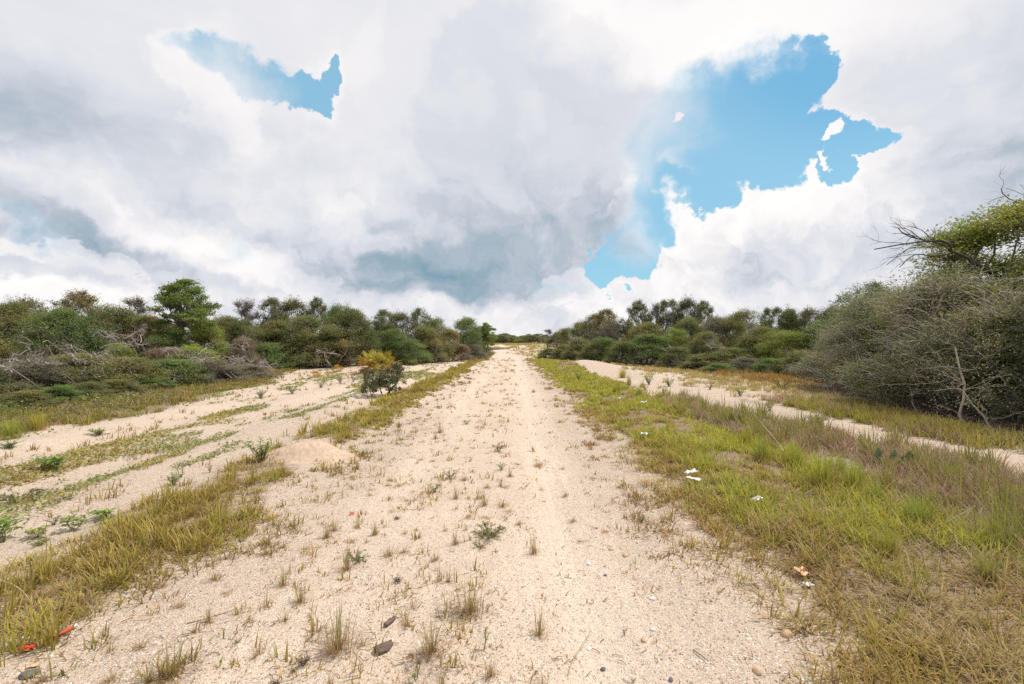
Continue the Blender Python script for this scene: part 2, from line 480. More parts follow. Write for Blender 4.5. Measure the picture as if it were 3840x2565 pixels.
def ground_material():
    mt, nt, out = new_mat('sandy_ground'); N, L = nt.nodes, nt.links
    b = N.new('ShaderNodeBsdfPrincipled'); b.inputs['Roughness'].default_value = 0.9; b.inputs['Specular IOR Level'].default_value = 0.15
    tc = N.new('ShaderNodeTexCoord')

    def noise(scale, detail=5, rough=0.55, vec=None):
        n = N.new('ShaderNodeTexNoise'); n.inputs['Scale'].default_value = scale; n.inputs['Detail'].default_value = detail; n.inputs['Roughness'].default_value = rough
        L.new(vec or tc.outputs['Object'], n.inputs['Vector']); return n.outputs['Fac']

    def mr(v, a, b_, lo=0.0, hi=1.0):
        n = N.new('ShaderNodeMapRange'); n.interpolation_type = 'SMOOTHSTEP'
        L.new(v, n.inputs[0])
        for k, x in zip(('From Min', 'From Max', 'To Min', 'To Max'), (a, b_, lo, hi)): n.inputs[k].default_value = x
        return n.outputs[0]

    def mth(op, a, b_):
        n = N.new('ShaderNodeMath'); n.operation = op
        for i, x in enumerate((a, b_)):
            if hasattr(x, 'is_output'): L.new(x, n.inputs[i])
            else: n.inputs[i].default_value = x
        return n.outputs[0]

    def mix(f, a, b_):
        n = N.new('ShaderNodeMix'); n.data_type = 'RGBA'
        for i, x in ((0, f), (6, a), (7, b_)):
            if hasattr(x, 'is_output'): L.new(x, n.inputs[i])
            elif i == 0: n.inputs[0].default_value = x
            else: n.inputs[i].default_value = tuple(x) + (1,)
        return n.outputs[2]

    def attr(nm):
        a = N.new('ShaderNodeAttribute'); a.attribute_name = nm; return a.outputs['Fac']
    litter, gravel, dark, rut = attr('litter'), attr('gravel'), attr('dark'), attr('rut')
    big, med, fine = noise(0.5, 4), noise(4.0, 6, 0.6), noise(120.0, 3, 0.7)
    sand = mix(mr(big, 0.3, 0.7), (0.640, 0.508, 0.392), (0.70, 0.57, 0.452))
    sand = mix(mr(med, 0.45, 0.75, 0, 0.55), sand, (0.56, 0.445, 0.35))
    sand = mix(mr(fine, 0.38, 0.68, 0.0, 0.62), sand, (0.40, 0.30, 0.225))
    # wheel lines: long streaks along the track
    mpv = N.new('ShaderNodeMapping'); mpv.inputs['Scale'].default_value = (3.2, 0.10, 1); L.new(tc.outputs['Object'], mpv.inputs[0])
    sand = mix(mr(noise(1.6, 5, 0.6, mpv.outputs[0]), 0.52, 0.72, 0.0, 0.5), sand, (0.52, 0.405, 0.31))
    sand = mix(mth('MULTIPLY', mr(mth('ADD', gravel, mth('MULTIPLY', mth('SUBTRACT', noise(2.2, 6, 0.65), 0.5), 1.4)), 0.35, 0.95), 0.62), sand, (0.50, 0.385, 0.295))
    # broken shell: every cell of two sizes of Voronoi is a fragment of its own pale or tan colour
    vec = tc.outputs['Object']
    frag_h = None
    for sc_, keep in ((70.0, 0.52), (150.0, 0.45)):
        v = N.new('ShaderNodeTexVoronoi'); v.inputs['Scale'].default_value = sc_; L.new(vec, v.inputs['Vector'])
        sp = N.new('ShaderNodeSeparateColor'); L.new(v.outputs['Color'], sp.inputs[0])
        here = mth('GREATER_THAN', mth('ADD', sp.outputs[0], mth('MULTIPLY', gravel, 0.55)), 1.0 - keep * 0.62)
        spot = mth('MULTIPLY', here, mr(v.outputs['Distance'], 0.46, 0.30))
        shade = N.new('ShaderNodeValToRGB'); L.new(sp.outputs[1], shade.inputs[0])
        e = shade.color_ramp.elements
        e[0].position = 0.0; e[0].color = (0.20, 0.15, 0.12, 1)
        e[1].position = 1.0; e[1].color = (0.82, 0.78, 0.72, 1)
        for p, c in ((0.12, (0.34, 0.24, 0.16)), (0.35, (0.58, 0.42, 0.27)), (0.55, (0.68, 0.58, 0.47))):
            x = e.new(p); x.color = c + (1,)
        sand = mix(spot, sand, shade.outputs[0])
        hh = mth('MULTIPLY', spot, sp.outputs[2])
        frag_h = hh if frag_h is None else mth('ADD', frag_h, hh)
    sand = mix(mth('MULTIPLY', rut, mr(noise(3.0, 6, 0.65, mpv.outputs[0]), 0.35, 0.6)), sand, (0.71, 0.59, 0.48))
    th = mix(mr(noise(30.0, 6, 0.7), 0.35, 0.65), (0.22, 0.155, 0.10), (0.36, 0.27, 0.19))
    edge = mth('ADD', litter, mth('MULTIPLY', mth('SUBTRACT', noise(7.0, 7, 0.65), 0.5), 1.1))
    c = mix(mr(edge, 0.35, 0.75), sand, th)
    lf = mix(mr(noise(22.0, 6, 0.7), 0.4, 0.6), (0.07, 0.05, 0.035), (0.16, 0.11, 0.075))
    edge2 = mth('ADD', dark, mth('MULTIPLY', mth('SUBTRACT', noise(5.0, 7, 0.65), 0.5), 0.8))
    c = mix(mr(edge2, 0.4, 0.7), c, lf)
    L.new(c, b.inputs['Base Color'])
    bp = N.new('ShaderNodeBump'); bp.inputs['Strength'].default_value = 0.9; bp.inputs['Distance'].default_value = 0.016
    hgt = mth('ADD', mth('MULTIPLY', frag_h, 0.5), mth('ADD', mth('MULTIPLY', fine, 0.35), mth('MULTIPLY', noise(14.0, 6, 0.6), 1.6)))
    L.new(hgt, bp.inputs['Height']); L.new(bp.outputs[0], b.inputs['Normal'])
    L.new(b.outputs[0], out.inputs[0])
    return mt


M_GROUND = ground_material()

# ------------------------------------------------------------------ the lie of the land
PATH_Y = np.array((2.0, 4.5, 5.5, 6.9, 10.0, 12.9, 20.0, 26.0, 34.0))
PATH_X = np.array((7.4, 6.6, 6.05, 5.75, 5.9, 5.45, 4.7, 4.3, 2.2))
PATH_W = np.array((0.6, 0.6, 0.55, 0.6, 0.75, 0.9, 1.3, 1.7, 1.0))


def gh(x, y):
    """Height of the ground."""
    x = np.asarray(x, float); y = np.asarray(y, float)
    r = np.hypot(x, y)
    z = 0.10 * (fbm(x / 6.0, y / 6.0, 3) - 0.5) + 0.035 * (fbm(x / 0.9, y / 0.9, 9) - 0.5)
    z = z - 0.022 * np.exp(-((x - 0.42) / 0.16) ** 2) - 0.018 * np.exp(-((x + 1.15) / 0.18) ** 2)      # wheel ruts
    z = z + 0.05 * band(x, -3.3, -2.3, 0.25) + 0.04 * band(x, 1.9, 3.4, 0.5)
    # old ruts along the clearing
    z = z + 0.03 * np.sin(x * 4.2 + 1.2 * fbm(x / 3, y / 9, 21)) * band(x, -8.0, -3.6, 0.5) * ss(r, 60, 20)
    z = z + 0.42 * np.exp(-(((x - 4.4) / 1.7) ** 2 + ((y - 27.0) / 3.4) ** 2))                          # sandbank by the bushes
    z = z + 0.25 * np.exp(-(((x + 5.5) / 1.8) ** 2 + ((y - 19.2) / 2.2) ** 2))                          # rise under the palmetto
    z = z - 0.15 * np.exp(-((y - 47) / 9.0) ** 2) + 0.95 * ss(y, 50, 92)
    z = z + 0.9 * (fbm(x / 60.0, y / 60.0, 33) - 0.5) * ss(r, 90, 300)
    return z


def masks(x, y):
    """litter, gravel and dark soil, each 0..1, at ground points."""
    x = np.asarray(x, float); y = np.asarray(y, float)
    wob = (fbm(x / 1.6, y / 1.6, 41) - 0.5)
    wob2 = (fbm(x / 0.5, y / 0.5, 45) - 0.5)
    xl = x + 0.55 * wob + 0.3 * wob2
    verge_l = band(xl, -3.25, -2.35, 0.22) * (1 - 0.85 * np.exp(-(((x + 2.75) / 0.55) ** 2 + ((y - 6.3) / 0.65) ** 2)))
    sparse_r = band(xl, 1.15, 2.0, 0.25) * ss(y, 60, 40)
    verge_r = band(xl, 1.75, 3.7, 0.3) * ss(y, 52, 34)
    px_ = np.interp(y, PATH_Y, PATH_X); pw = np.interp(y, PATH_Y, PATH_W)
    path = 1 - ss(np.abs(x - px_ + 2.2 * wob + 1.6 * wob2), pw * 0.7, pw * 1.7)
    path = path * ss(y, 36, 30)
    field = ss(xl, 3.3, 3.9) * ss(y, 46, 36) * (1 - path)
    bank = np.exp(-(((x - 4.3) / 1.6) ** 2 + ((y - 26.0) / 3.6) ** 2))
    field = field * (1 - ss(bank, 0.25, 0.55))
    patches = ss(fbm(x / 1.8, y / 2.4, 55), 0.42, 0.56)
    field_l = field * (0.95 - 0.75 * patches * ss(y, 3.2, 5.5) * ss(x, 12, 6))
    fr = -8.0 - 0.16 * np.maximum(0, y - 11.0)
    fr = np.where(y > 17, -9.2 - 0.35 * (y - 17), fr)
    fr = np.maximum(fr, -13.0)
    fr = np.where(y > 30, -13.0 + 0.35 * (y - 30), fr)
    fringe = (1 - ss(x + 1.2 * wob, fr - 0.5, fr + 0.35)) * ss(y, 58, 50)
    far = ss(np.hypot(x, y), 95, 130)
    side = ss(np.abs(x + 1), 9, 16) * ss(y, 45, 55)
    behind = ss(y, 1.0, -4.0) * ss(np.abs(x), 5, 7)
    litter = np.clip(np.maximum.reduce([0.55 * path * ss(fbm(x / 0.6, y / 1.0, 57), 0.46, 0.64) * ss(y, 20, 14), verge_l * 0.62, sparse_r * 0.42, verge_r * 0.9, field_l * 0.62, fringe * 0.85, far * 0.6, side * 0.75, behind]), 0, 1)
    gravel = np.clip(0.35 + 0.5 * band(x, -4.2, -1.2, 0.6) * ss(y, 14, 5) + 0.55 * band(x, 0.7, 2.6, 0.4) + 0.35 * ss(fbm(x / 2.5, y / 2.5, 61), 0.45, 0.65) + 0.3 * path - 0.45 * band(x, -1.6, 0.75, 0.4) * ss(y, 3.0, 4.5), 0, 1)
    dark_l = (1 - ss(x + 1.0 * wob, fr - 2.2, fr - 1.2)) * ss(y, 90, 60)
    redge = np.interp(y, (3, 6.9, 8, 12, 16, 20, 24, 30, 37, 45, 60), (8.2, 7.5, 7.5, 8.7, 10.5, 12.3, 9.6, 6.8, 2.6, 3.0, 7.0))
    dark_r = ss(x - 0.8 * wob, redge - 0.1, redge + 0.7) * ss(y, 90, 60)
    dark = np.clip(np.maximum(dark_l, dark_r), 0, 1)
    rut = np.clip(0.5 * np.exp(-((x - 0.45 + 0.5 * wob + 0.25 * wob2) / 0.30) ** 2) + 0.4 * np.exp(-((x + 1.15 + 0.6 * wob) / 0.28) ** 2), 0, 1) * ss(y, 50, 44)
    return litter, gravel, dark, dict(rut=rut, verge_l=verge_l, sparse_r=sparse_r, verge_r=verge_r, path=path, field=field, fringe=fringe, patches=patches, bank=bank)


def build_ground():
    # one sheet of rings: fine near the photographer's feet, coarse towards the horizon
    r = np.concatenate((np.geomspace(0.25, 1.5, 14, endpoint=False), np.geomspace(1.5, 16, 210, endpoint=False), np.geomspace(16, 130, 90, endpoint=False), np.geomspace(130, 6000, 30)))
    a = np.concatenate((np.linspace(-62, 62, 360, endpoint=False), np.linspace(62, 298, 90, endpoint=False)))
    a = np.radians(90 - a)
    X = r[:, None] * np.cos(a)[None]; Y = r[:, None] * np.sin(a)[None]
    Z = gh(X, Y)
    nr, na = X.shape
    V = np.stack((X, Y, Z), -1).reshape(-1, 3)
    V = np.concatenate((V, [[0, 0, float(gh(0, 0))]]))
    idx = np.arange(nr * na).reshape(nr, na)
    j = np.roll(idx, -1, axis=1)
    Q = np.stack((idx[:-1], idx[1:], j[1:], j[:-1]), -1).reshape(-1, 4)
    T = np.stack((np.full(na, nr * na), idx[0], j[0]), -1)
    lit, gra, dark, mm = masks(V[:, 0], V[:, 1])
    cen = V[Q].mean(1)
    wob = (fbm(cen[:, 0] / 1.3, cen[:, 1] / 1.3, 71) - 0.5) * 0.5
    track = (cen[:, 0] + wob > -2.35) & (cen[:, 0] + wob < 1.55) & (cen[:, 1] < 46) & (cen[:, 1] > -30)
    px_ = np.interp(cen[:, 1], PATH_Y, PATH_X); pw = np.interp(cen[:, 1], PATH_Y, PATH_W)
    path = (np.abs(cen[:, 0] - px_ + wob) < pw) & (cen[:, 1] > 2) & (cen[:, 1] < 33) & ~track

    def sub(name, q, t=None):
        used = np.unique(np.concatenate([q.ravel()] + ([t.ravel()] if t is not None else [])))
        mp = np.zeros(len(V), np.int64); mp[used] = np.arange(len(used))
        me = mesh_np(name, V[used], mp[q], mp[t] if t is not None else None, None, [M_GROUND],
                     attrs=dict(litter=lit[used], gravel=gra[used], dark=dark[used], rut=mm['rut'][used]), smooth=True)
        return tag(link(name, me), kind='structure')
    sub('ground', Q[~track & ~path])
    o = sub('dirt_track', Q[track], T)
    o['label'] = 'pale sandy track running straight to the gap in the trees'
    o = sub('sandy_path', Q[path])
    o['label'] = 'narrow sandy footpath winding beside the big grey thicket'


build_ground()


# ------------------------------------------------------------------ trees and bushes
def leaf_cards(P, Nrm, size, cols, rng, ratio=0.5):
    """Small pointed leaves: one folded diamond of two triangles each, turned about Nrm."""
    n = len(P)
    up = Nrm / (np.linalg.norm(Nrm, axis=1, keepdims=True) + 1e-9)
    rnd = rng.normal(0, 1, (n, 3))
    a = np.cross(up, rnd); a /= np.linalg.norm(a, axis=1, keepdims=True) + 1e-9
    b = np.cross(up, a)
    s = np.broadcast_to(size, n)[:, None]
    V = np.stack((P - a * s * 0.5, P + b * s * 0.5 * ratio + up * s * 0.08, P + a * s * 0.5, P - b * s * 0.5 * ratio + up * s * 0.08), 1).reshape(-1, 3)
    i = np.arange(n) * 4
    return V, np.stack((i, i + 1, i + 2, i + 3), 1), np.repeat(cols, 4, 0)


OAK = [(0.205, 0.230, 0.066), (0.275, 0.280, 0.088), (0.345, 0.32, 0.12), (0.155, 0.185, 0.060)]
TWIG_GREY = (0.36, 0.33, 0.30)
TWIG_BROWN = (0.20, 0.165, 0.135)


def tree_meshes(name, seed, W, H, low, n_clump, n_leaf, leaf=0.085, rc=(0.16, 0.26), flat=0.62, stems=3, spread=0.25,
                twig_per=26, twig_r=0.007, twig_col=TWIG_BROWN, bark=(0.23, 0.20, 0.17), cols=OAK, wts=(3, 4, 2, 2), shell=0.6,
                twig_out=1.0, limb_r=0.05, dome=1.0, lean=(0, 0), fuzz=0.13, fill=0.3):
    """One tree about the origin: crown W wide, H tall, its skirt at height low. Returns the meshes of trunk and crown."""
    rng = np.random.default_rng(seed)
    # clumps of foliage spread through a dome
    th = rng.random(n_clump) * 2 * math.pi
    u = rng.random(n_clump)
    r = (shell + (1 - shell) * rng.random(n_clump)) * np.sqrt(np.clip(1 - u ** (1.6 / dome), 0.03, 1))
    z = low + (H - low) * (0.06 + 0.86 * u)
    Rc = W * rng.uniform(rc[0], rc[1], n_clump)
    rad = np.maximum(0.02, W / 2 - Rc * 0.75)
    C = np.stack((r * np.cos(th) * rad + lean[0] * z, r * np.sin(th) * rad + lean[1] * z, np.minimum(z, H - Rc * flat * 0.8)), 1)
    # stems and limbs
    g = Geo()
    fork = low + 0.22 * (H - low)
    sa = rng.random() * 6.28 + np.arange(stems) * 2 * math.pi / stems + rng.normal(0, 0.4, stems)
    S0 = np.stack((np.cos(sa) * 0.05 * W * (stems > 1), np.sin(sa) * 0.05 * W * (stems > 1), np.full(stems, -0.08)), 1)
    S1 = np.stack((np.cos(sa) * spread * W * 0.5 + lean[0] * fork, np.sin(sa) * spread * W * 0.5 + lean[1] * fork, np.full(stems, fork) * rng.uniform(0.8, 1.2, stems)), 1)
    P = curves(S0, S1, 7, 0.02, 0.06, rng)
    tr = limb_r * (1.5 if stems > 1 else 2.2)
    V, Q = tubes(P, np.linspace(1.25, 0.75, 7)[None] * tr * rng.uniform(0.8, 1.15, (stems, 1)), 6)
    g.add(V, Q, None, bark)
    own = np.argmin(((C[:, None, :2] - S1[None, :, :2]) ** 2).sum(-1), 1)
    P = curves(S1[own], C, 7, 0.06, 0.07, rng)
    V, Q = tubes(P, np.linspace(0.8, 0.22, 7)[None] * limb_r * rng.uniform(0.6, 1.0, (n_clump, 1)), 5)
    g.add(V, Q, None, bark)
    # twigs fan out inside each clump
    nt_ = n_clump * twig_per
    ci = np.repeat(np.arange(n_clump), twig_per)
    d = rng.normal(0, 1, (nt_, 3)); d[:, 2] = d[:, 2] * 0.8 + 0.25
    d /= np.linalg.norm(d, axis=1, keepdims=True)
    E = C[ci] + d * (Rc[ci] * rng.uniform(0.45, 1.2, nt_) * twig_out)[:, None] * np.array((1, 1, flat))
    S = C[ci] + d * (Rc[ci] * 0.1)[:, None] - np.array((0, 0, 1)) * (Rc[ci] * 0.2)[:, None]
    E[:, 2] = np.maximum(E[:, 2], 0.05)
    tw = curves(S, E, 5, 0.05, 0.10, rng)
    gt = Geo()
    V, Q = tubes(tw, np.linspace(1.5, 0.45, 5)[None] * twig_r * rng.uniform(0.6, 1.3, (nt_, 1)), 3)
    tc_ = np.asarray(twig_col) * rng.uniform(0.7, 1.3, (nt_, 1))
    gt.add(V, Q, None, np.repeat(tc_, 15, 0))
    # leaves sit towards the outside of the clumps
    per = rng.dirichlet(np.full(n_clump, 8.0)) * Rc ** 2; per = per / per.sum()
    li = rng.choice(n_clump, n_leaf, p=per)
    d = rng.normal(0, 1, (n_leaf, 3)); d[:, 2] += 0.35
    d /= np.linalg.norm(d, axis=1, keepdims=True)
    # uneven surface of every clump
    lump = 0.78 + 0.44 * fbm(d[:, 0] * 2.3 + li * 3.1, d[:, 1] * 2.3 + d[:, 2] * 1.7 + li, seed % 50, 3)
    rr = (0.35 + 0.65 * rng.random(n_leaf) ** 0.45) * lump
    ti = li * twig_per + rng.integers(0, twig_per, n_leaf)
    f = rng.uniform(0.25, 1.0, n_leaf) ** 0.7 * 4
    k4 = np.minimum(f.astype(int), 3); f = (f - k4)[:, None]
    Pl = tw[ti, k4] * (1 - f) + tw[ti, k4 + 1] * f
    Pl += rng.normal(0, 1, Pl.shape) * (Rc[li] * fuzz)[:, None] * np.array((1, 1, 0.7))
    ins = rng.random(n_leaf) < fill
    Pl[ins] = (C[li] + d * (Rc[li] * rr * 0.8)[:, None] * np.array((1, 1, flat)))[ins]
    Pl[:, 2] = np.maximum(Pl[:, 2], 0.02 + 0.1 * rng.random(n_leaf))
    base = pick(cols, wts, n_clump, rng, 0.16)
    cl = base[li] * 0.6 + pick(cols, wts, n_leaf, rng, 0.2) * 0.4
    nrm = d * 0.6 + rng.normal(0, 0.55, (n_leaf, 3)) + np.array((0, 0, 0.35))
    V, Q, Cc = leaf_cards(Pl, nrm, leaf * rng.uniform(0.7, 1.35, n_leaf), cl, rng)
    me_t = g.mesh(name + '_trunk', M_BARK, smooth=True)
    me_w = gt.mesh(name + '_twigs', M_BARK)
    me_c = mesh_np(name + '_crown', V, Q, None, Cc, [M_LEAF])
    return me_t, me_w, me_c, (W, H)


PROTO = {}


def proto(key, **kw):
    PROTO[key] = tree_meshes(key, **kw)


for k in range(2):     # dense rounded oaks
    proto('oak%d' % k, seed=11 + k, W=4.8, H=4.4, low=0.35, n_clump=40, n_leaf=30000, stems=3, spread=0.5, rc=(0.11, 0.20), flat=0.8, shell=0.5, twig_out=1.1, twig_col=(0.27, 0.23, 0.19), leaf=0.078, fuzz=0.16, fill=0.4)
for k in range(2, 3):     # scrub oaks: broad, clumpy, foliage nearly to the ground
    proto('oak%d' % k, seed=11 + k, W=4.8, H=4.4, low=0.4, n_clump=48, n_leaf=24000, stems=3, spread=0.5, rc=(0.10, 0.20), flat=0.7, shell=0.5, twig_out=1.15, twig_col=(0.27, 0.23, 0.19))
for k in range(3):     # open oaks of the skyline: limbs show between small pads of leaves
    proto('open%d' % k, seed=31 + k, W=5.0, H=4.8, low=0.9, n_clump=70, n_leaf=13000, stems=3, spread=0.45, rc=(0.06, 0.125), flat=0.7, twig_per=26, twig_out=1.25, twig_r=0.009, leaf=0.08, limb_r=0.06, shell=0.45)
for k in range(3):     # low bushes, leaves down to the sand
    proto('bush%d' % k, seed=51 + k, W=3.6, H=2.0, low=0.1, n_clump=44, n_leaf=21000, stems=4, spread=0.6, rc=(0.10, 0.19), flat=0.55, twig_out=1.15, twig_col=(0.27, 0.23, 0.19), twig_per=24, leaf=0.07, dome=1.3, limb_r=0.03)
for k in range(2):     # bushes half bare: a haze of grey twigs with few leaves
    proto('grey%d' % k, seed=71 + k, W=3.6, H=2.2, low=0.1, n_clump=44, n_leaf=20000, stems=5, spread=0.6, rc=(0.10, 0.19), twig_per=36, twig_r=0.0055, twig_col=TWIG_GREY, leaf=0.055, twig_out=1.12, dome=1.3, limb_r=0.03,
          cols=[(0.18, 0.165, 0.085), (0.23, 0.20, 0.11)], wts=(1, 1))
for k in range(2):     # bare crowns
    proto('bare%d' % k, seed=81 + k, W=3.0, H=4.0, low=1.4, n_clump=22, n_leaf=700, stems=2, spread=0.3, rc=(0.14, 0.24), twig_per=45, twig_r=0.010, twig_col=(0.24, 0.21, 0.19), leaf=0.06, limb_r=0.045)
proto('tall', seed=95, W=4.8, H=5.4, low=1.7, n_clump=56, n_leaf=17000, stems=1, spread=0.0, rc=(0.075, 0.15), flat=0.45, twig_per=24, leaf=0.10, limb_r=0.07, shell=0.4,
      cols=[(0.15, 0.20, 0.045), (0.21, 0.25, 0.06), (0.26, 0.24, 0.075)], wts=(3, 3, 1))


def plant_tree(name, key, x, y, W, H, label, cat='tree', group=None, tint=(1, 1, 1), rz=None, sink=0.0):
    mt_, mw, mc, (w0, h0) = PROTO[key]
    e = bpy.data.objects.new(name, None); COL.objects.link(e)
    e.empty_display_size = 0.3
    e.location = (x, y, float(gh(x, y)) - sink)
    e.rotation_euler = (0, 0, rz if rz is not None else float(RNG.random() * 6.28))
    e.scale = (W / w0, W / w0, H / h0)
    tag(e, label, cat, group)
    for nm, me in (('trunk', mt_), ('twigs', mw), ('crown', mc)):
        o = link(nm, me, e)
        if nm == 'twigs': o['kind'] = 'stuff'
        o.color = tuple(tint) + (1.0,) if nm == 'crown' else (1, 1, 1, 1)
    return e


def tpx(name, key, px, ptop, wpx, d, label, cat='tree', group=None, tint=(1, 1, 1), rz=None):
    """A tree whose crown centre, top and width the photograph shows at px, ptop, wpx, standing d metres out."""
    x = (px - CX) / FPX * d
    H = CAM_H + (CY - ptop) / FPX * d - float(gh(x, d))
    wpx = wpx * (1.55 if key[0:4] == 'open' else 1.22 if key[0] in 'og' else 1.1)
    return plant_tree(name, key, x, d, wpx / FPX * d, H, label, cat, group, tint, rz)


DK, OL, GR, YG, GY, BR = (0.78, 0.84, 0.80), (1.05, 1.0, 0.9), (0.80, 1.08, 0.85), (1.35, 1.5, 0.8), (1.1, 1.08, 1.2), (1.3, 1.02, 0.85)
GL, GRT, GB, GH = 'oaks of the thicket beside the clearing', 'oaks of the thicket beyond the dry field', 'bushes along the edge of the thicket', 'far trees closing the end of the track'
S = 'scrub_oak'
LEFT = [
    # px, top, width, distance, kind, tint, label
    (-190, 1120, 330, 19, 'oak0', OL, 'broad olive oak at the very left border, partly cut off by the picture edge'),
    (25, 1128, 220, 21, 'oak1', OL, 'olive oak leftmost on the skyline, with a low even top'),
    (112, 1112, 150, 24, 'open0', OL, 'small open crown poking just above the leftmost olive oak'),
    (215, 1150, 260, 20, 'oak2', GR, 'green rounded oak below the feathery high crown, above the dead brush'),
    (292, 1078, 210, 25, 'open1', BR, 'oak with a feathery brown-green top, second highest of the trees beside the clearing'),
    (424, 1136, 230, 22, 'oak0', OL, 'domed oak between the feathery crown and the bare grey tree'),
    (330, 1180, 200, 21, 'oak1', GR, 'middle-green oak in front of the domed oak'),
    (504, 1108, 160, 25, 'bare0', (1, 1, 1), 'bare grey tree just beside the tall bright green tree'),
    (560, 1175, 220, 23, 'oak2', BR, 'brownish oak at the foot of the bare grey tree'),
    (684, 1032, 310, 22, 'tall', (1.15, 1.25, 1.0), 'tallest bright green tree with a visible dark trunk, standing above all others'),
    (640, 1225, 170, 21, 'oak0', GR, 'dark green oak hiding the trunk foot of the tallest tree'),
    (770, 1210, 180, 22, 'oak1', YG, 'yellow-green oak at the foot of the tallest bright green tree'),
    (838, 1180, 190, 26, 'oak2', OL, 'olive oak in the dip between the tallest tree and the small dark crown'),
    (921, 1096, 125, 27, 'bare1', (0.9, 0.9, 0.9), 'small dark thin crown standing alone on the skyline'),
    (915, 1190, 170, 25, 'oak0', DK, 'dark oak below the small thin crown'),
    (1025, 1102, 110, 28, 'open2', DK, 'narrow dark broken crown next to the wide two-headed oak'),
    (1100, 1115, 150, 29, 'open0', OL, 'wide two-headed oak whose dark branch tips show against the sky'),
    (1190, 1104, 110, 29, 'open1', DK, 'oak with a dark branch flung out to the side at its top'),
    (1035, 1200, 220, 27, 'oak1', OL, 'olive oak low in front of the narrow broken crown'),
    (1140, 1180, 230, 27, 'oak2', GY, 'grey-green oak in front of the two-headed oak'),
    (1262, 1134, 150, 29, 'oak0', GR, 'green flat-topped oak behind the big dark round oak'),
    (1320, 1152, 190, 28, 'oak1', DK, 'big dark round oak reaching from skyline to ground'),
    (1245, 1215, 190, 27, 'oak2', OL, 'olive oak leaning against the big dark round oak'),
    (1436, 1150, 110, 33, 'open2', GR, 'airy oak just past the big dark round oak'),
    (1497, 1166, 130, 33, 'open0', GY, 'airy brownish oak between two greener skyline crowns'),
    (1574, 1146, 105, 34, 'open1', GR, 'round dark crown highest of the far end of the thicket'),
    (1640, 1186, 120, 35, 'oak0', GY, 'grey-green oak sloping down behind the olive round bush'),
    (1471, 1230, 140, 31, 'oak1', GR, 'deep green oak in front of the airy oaks'),
    (1592, 1220, 150, 32, 'oak2', OL, 'olive oak with a smooth round head, mid-thicket'),
    (1546, 1268, 130, 30, 'oak0', GR, 'low green oak touching the sand behind the palmetto'),
    (1685, 1232, 120, 36, 'oak1', BR, 'brownish oak draped with dead vines near the track'),
    (1748, 1186, 130, 40, 'oak2', GR, 'dark vine-covered oak with a knobbly top near the track'),
    (1826, 1203, 95, 42, 'tall', YG, 'bright green young tree nearest the gap at the end of the track'),
    (1795, 1222, 110, 42, 'oak0', DK, 'dark oak tucked beside the bright young tree at the gap'),
]
for (px, pt, w, d, k, tint, lab) in LEFT:
    tpx(S if k[0] in 'o' else ('bare_tree' if k[0] == 'b' else 'green_tree'), k, px, pt, w, d, lab, 'tree', GL, tint)

LEFTB = [
    (-60, 1380, 380, 10.8, 'bush0', DK, 'dark bush cut by the left picture edge'),
    (130, 1345, 330, 11.6, 'grey0', GY, 'half-bare grey bush below the tangle of dead sticks'),
    (300, 1325, 330, 12.6, 'bush1', OL, 'olive bush in front of the grey dead brush'),
    (446, 1287, 150, 16.5, 'bush2', YG, 'bright green little bush behind the grey dead brush'),
    (480, 1340, 310, 13.8, 'bush0', OL, 'olive bush in the middle of the low hedge'),
    (640, 1345, 300, 15.0, 'bush1', GR, 'green bush in the low hedge below the tallest tree'),
    (610, 1300, 160, 19.5, 'grey1', BR, 'brown drooping dead-looking bush under the tallest tree'),
    (780, 1350, 280, 16.4, 'grey0', GY, 'greyish bush near the end of the low hedge'),
    (905, 1366, 240, 18.0, 'grey1', GY, 'last grey bush of the low hedge, reaching out on the sand'),
    (730, 1295, 220, 19.8, 'bush2', YG, 'yellow-green bush behind the low hedge'),
    (1000, 1398, 150, 20.5, 'grey0', GY, 'small grey twiggy bush at the tip of the low hedge'),
    (915, 1262, 130, 23, 'grey1', BR, 'brown dead bush with arching twigs among the oaks'),
    (1016, 1285, 170, 25, 'bush0', GR, 'green bush behind the tip of the low hedge'),
    (1168, 1246, 190, 26.5, 'bush1', GY, 'large rounded grey-green bush between sand and oaks'),
    (1085, 1300, 150, 26, 'bush2', OL, 'olive bush at the foot of the large rounded one'),
    (1290, 1295, 130, 28, 'grey0', BR, 'brown half-dead bush just behind the palmetto'),
    (1390, 1280, 150, 30, 'bush0', DK, 'dark bush directly behind the palmetto'),
    (1480, 1295, 140, 31, 'bush1', GR, 'green bush beyond the palmetto towards the gap'),
    (1623, 1286, 130, 33, 'bush2', OL, 'olive bush at the sand edge before the gap'),
    (1720, 1290, 120, 36, 'grey1', BR, 'brown twiggy bush beside the track before the gap'),
    (1775, 1288, 110, 39, 'grey0', GY, 'grey rounded bush nearest the track on the clearing side'),
]
for (px, pt, w, d, k, tint, lab) in LEFTB:
    tpx('bush', k, px, pt, w, d, lab, 'bush', GB, tint)

for k, (px, pt, w, d, lab) in enumerate(((-30, 1480, 190, 9.5, 'dark low bush in the grass at the left picture edge'), (95, 1462, 190, 10.1, 'dark low bush before the hedge, second from the picture edge'), (215, 1445, 180, 10.8, 'low green bush rooted at the hedge foot below the dead brush'),
        (330, 1432, 180, 11.6, 'low olive bush at the hedge foot'), (450, 1420, 170, 12.6, 'low dark bush at the hedge foot, next to the brown grass'), (570, 1412, 160, 13.8, 'low bush at the hedge foot where the grass turns reddish'), (690, 1405, 150, 15.2, 'last low bush at the hedge foot before the sand'))):
    tpx('bush', 'bush%d' % (k % 3), px, pt, w, d, lab, 'bush', GB, (DK, OL, GR)[k % 3])

